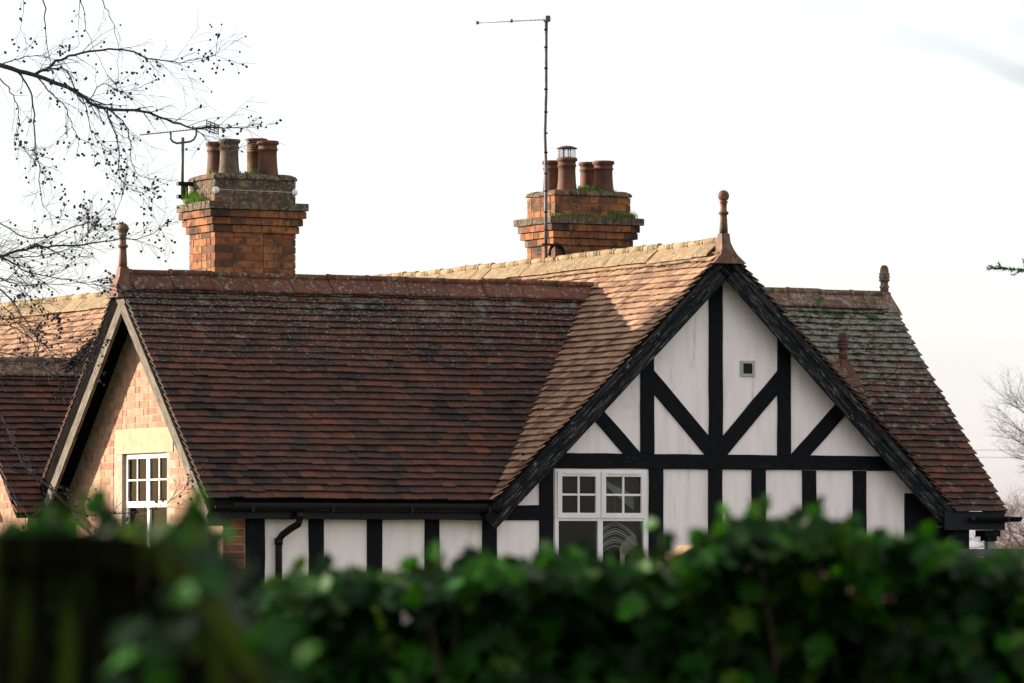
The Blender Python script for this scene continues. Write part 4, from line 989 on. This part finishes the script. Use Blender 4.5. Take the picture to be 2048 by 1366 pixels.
ph = lambda px, py, d: ((px - 1024) / 10200 * d, 1.7 + (1115 - py) / 10200 * d)
HD = 9.6
prof = [ph(x, y, HD) for x, y in ((250, 1200), (450, 1200), (520, 1185), (600, 1165), (700, 1160), (800, 1165), (950, 1140), (1050, 1135), (1150, 1125), (1250, 1150), (1330, 1145), (1400, 1115), (1450, 1080), (1500, 1060), (1600, 1055), (1700, 1075), (1800, 1090), (1880, 1105), (1950, 1130), (2048, 1135), (2300, 1120))]
spr = [ph(x, y, HD) for x, y in ((585, 1130), (650, 1135), (700, 1150), (815, 1130), (890, 1105), (930, 1110), (1010, 1120), (1080, 1095), (1150, 1100), (1320, 1050), (1335, 1095), (1300, 1110), (1400, 1070), (1452, 1020), (1475, 1035), (1515, 1000), (1565, 1030), (1600, 1020), (1645, 1005), (1700, 1040), (1800, 1075), (1860, 1070), (2000, 1110), (2040, 1100))]
hedge('ivy_hedge', 'dense dark green ivy hedge running across the foreground, out of focus', -2.4, 2.9, 9.4, .7, [(a, z) for a, z in prof], 12500, 5200, .046, 31, spr)
ND = 6.6
prof2 = [ph(x, y, ND) for x, y in ((-700, 1090), (-100, 1075), (60, 1072), (250, 1080), (330, 1060), (400, 1045), (440, 1090), (480, 1160), (520, 1230), (560, 1300), (620, 1400))]
hedge('ivy_clump', 'blurred ivy sprouting over the top of the dark fence', -1.1, -.28, 6.2, .45, prof2, 520, 700, .045, 33, [ph(x, y, 6.4) for x, y in ((130, 1020), (180, 1010), (90, 1035), (390, 1010), (420, 1030), (260, 1050))])
# fence
fe = empty('garden_fence', loc(-.9, 5.6), 'dark out of focus board fence with a curved dipping top', 'fence')
fp = [(-2.6, 1.728), (-.42, 1.726), (-.39, 1.720), (-.365, 1.708), (-.34, 1.685), (-.32, 1.655), (-.29, 1.61), (-.26, 1.56), (-.2, 1.50), (-.12, 1.46), (.0, 1.44), (.2, 1.43), (.9, 1.43)]
k = 0; a = -2.6
while a < .9:
    wd = .10; z0, z1 = interp(fp, a), interp(fp, a + wd - .006); dd = 5.6 + .012 * (k % 2)
    b = MB(); n = 4; vs = []
    for i in range(n + 1):
        aa = a + (wd - .006) * i / n; zz = interp(fp, aa) - .02
        for (o1, z_) in ((0, 0), (.016, 0), (.016, zz), (0, zz)): vs.append(loc(aa, dd + o1) + Z * z_)
    fs = [(i * 4 + j, i * 4 + 4 + j, i * 4 + 4 + (j + 1) % 4, i * 4 + (j + 1) % 4) for i in range(n) for j in range(4)] + [(0, 1, 2, 3), (n * 4 + 3, n * 4 + 2, n * 4 + 1, n * 4)]
    b.add(vs, fs); par(b, 'fence_board', m_fence, fe); a += wd; k += 1
b = MB()
vs = []; n = 60
for i in range(n + 1):
    aa = -2.6 + 3.5 * i / n; aa = aa if i % 1 == 0 else aa; zz = interp(fp, aa)
    for (o1, dz) in ((-.022, -.038), (.045, -.038), (.045, 0), (-.022, 0)): vs.append(loc(aa, 5.6 + o1) + Z * (zz + dz))
b.add(vs, [(i * 4 + j, i * 4 + 4 + j, i * 4 + 4 + (j + 1) % 4, i * 4 + (j + 1) % 4) for i in range(n) for j in range(4)] + [(0, 1, 2, 3), (n * 4 + 3, n * 4 + 2, n * 4 + 1, n * 4)])
par(b, 'capping_rail', m_fence, fe)
b = MB()
for z_ in (.5, 1.2): b.obox(loc(-2.6, 5.65), R, F, Z, (0, 3.5), (-.02, .03), (z_ - .04, z_ + .04))
par(b, 'rails', m_fence, fe)

hedge('ivy_trail', 'ivy trailing down the near side of the dark fence at the lower left', -.42, -.20, 5.30, .12, [ph(x, y, 5.4) for x, y in ((-100, 1400), (60, 1340), (200, 1320), (300, 1220), (420, 1150), (480, 1170), (560, 1250), (640, 1330))], 60, 90, .034, 35)
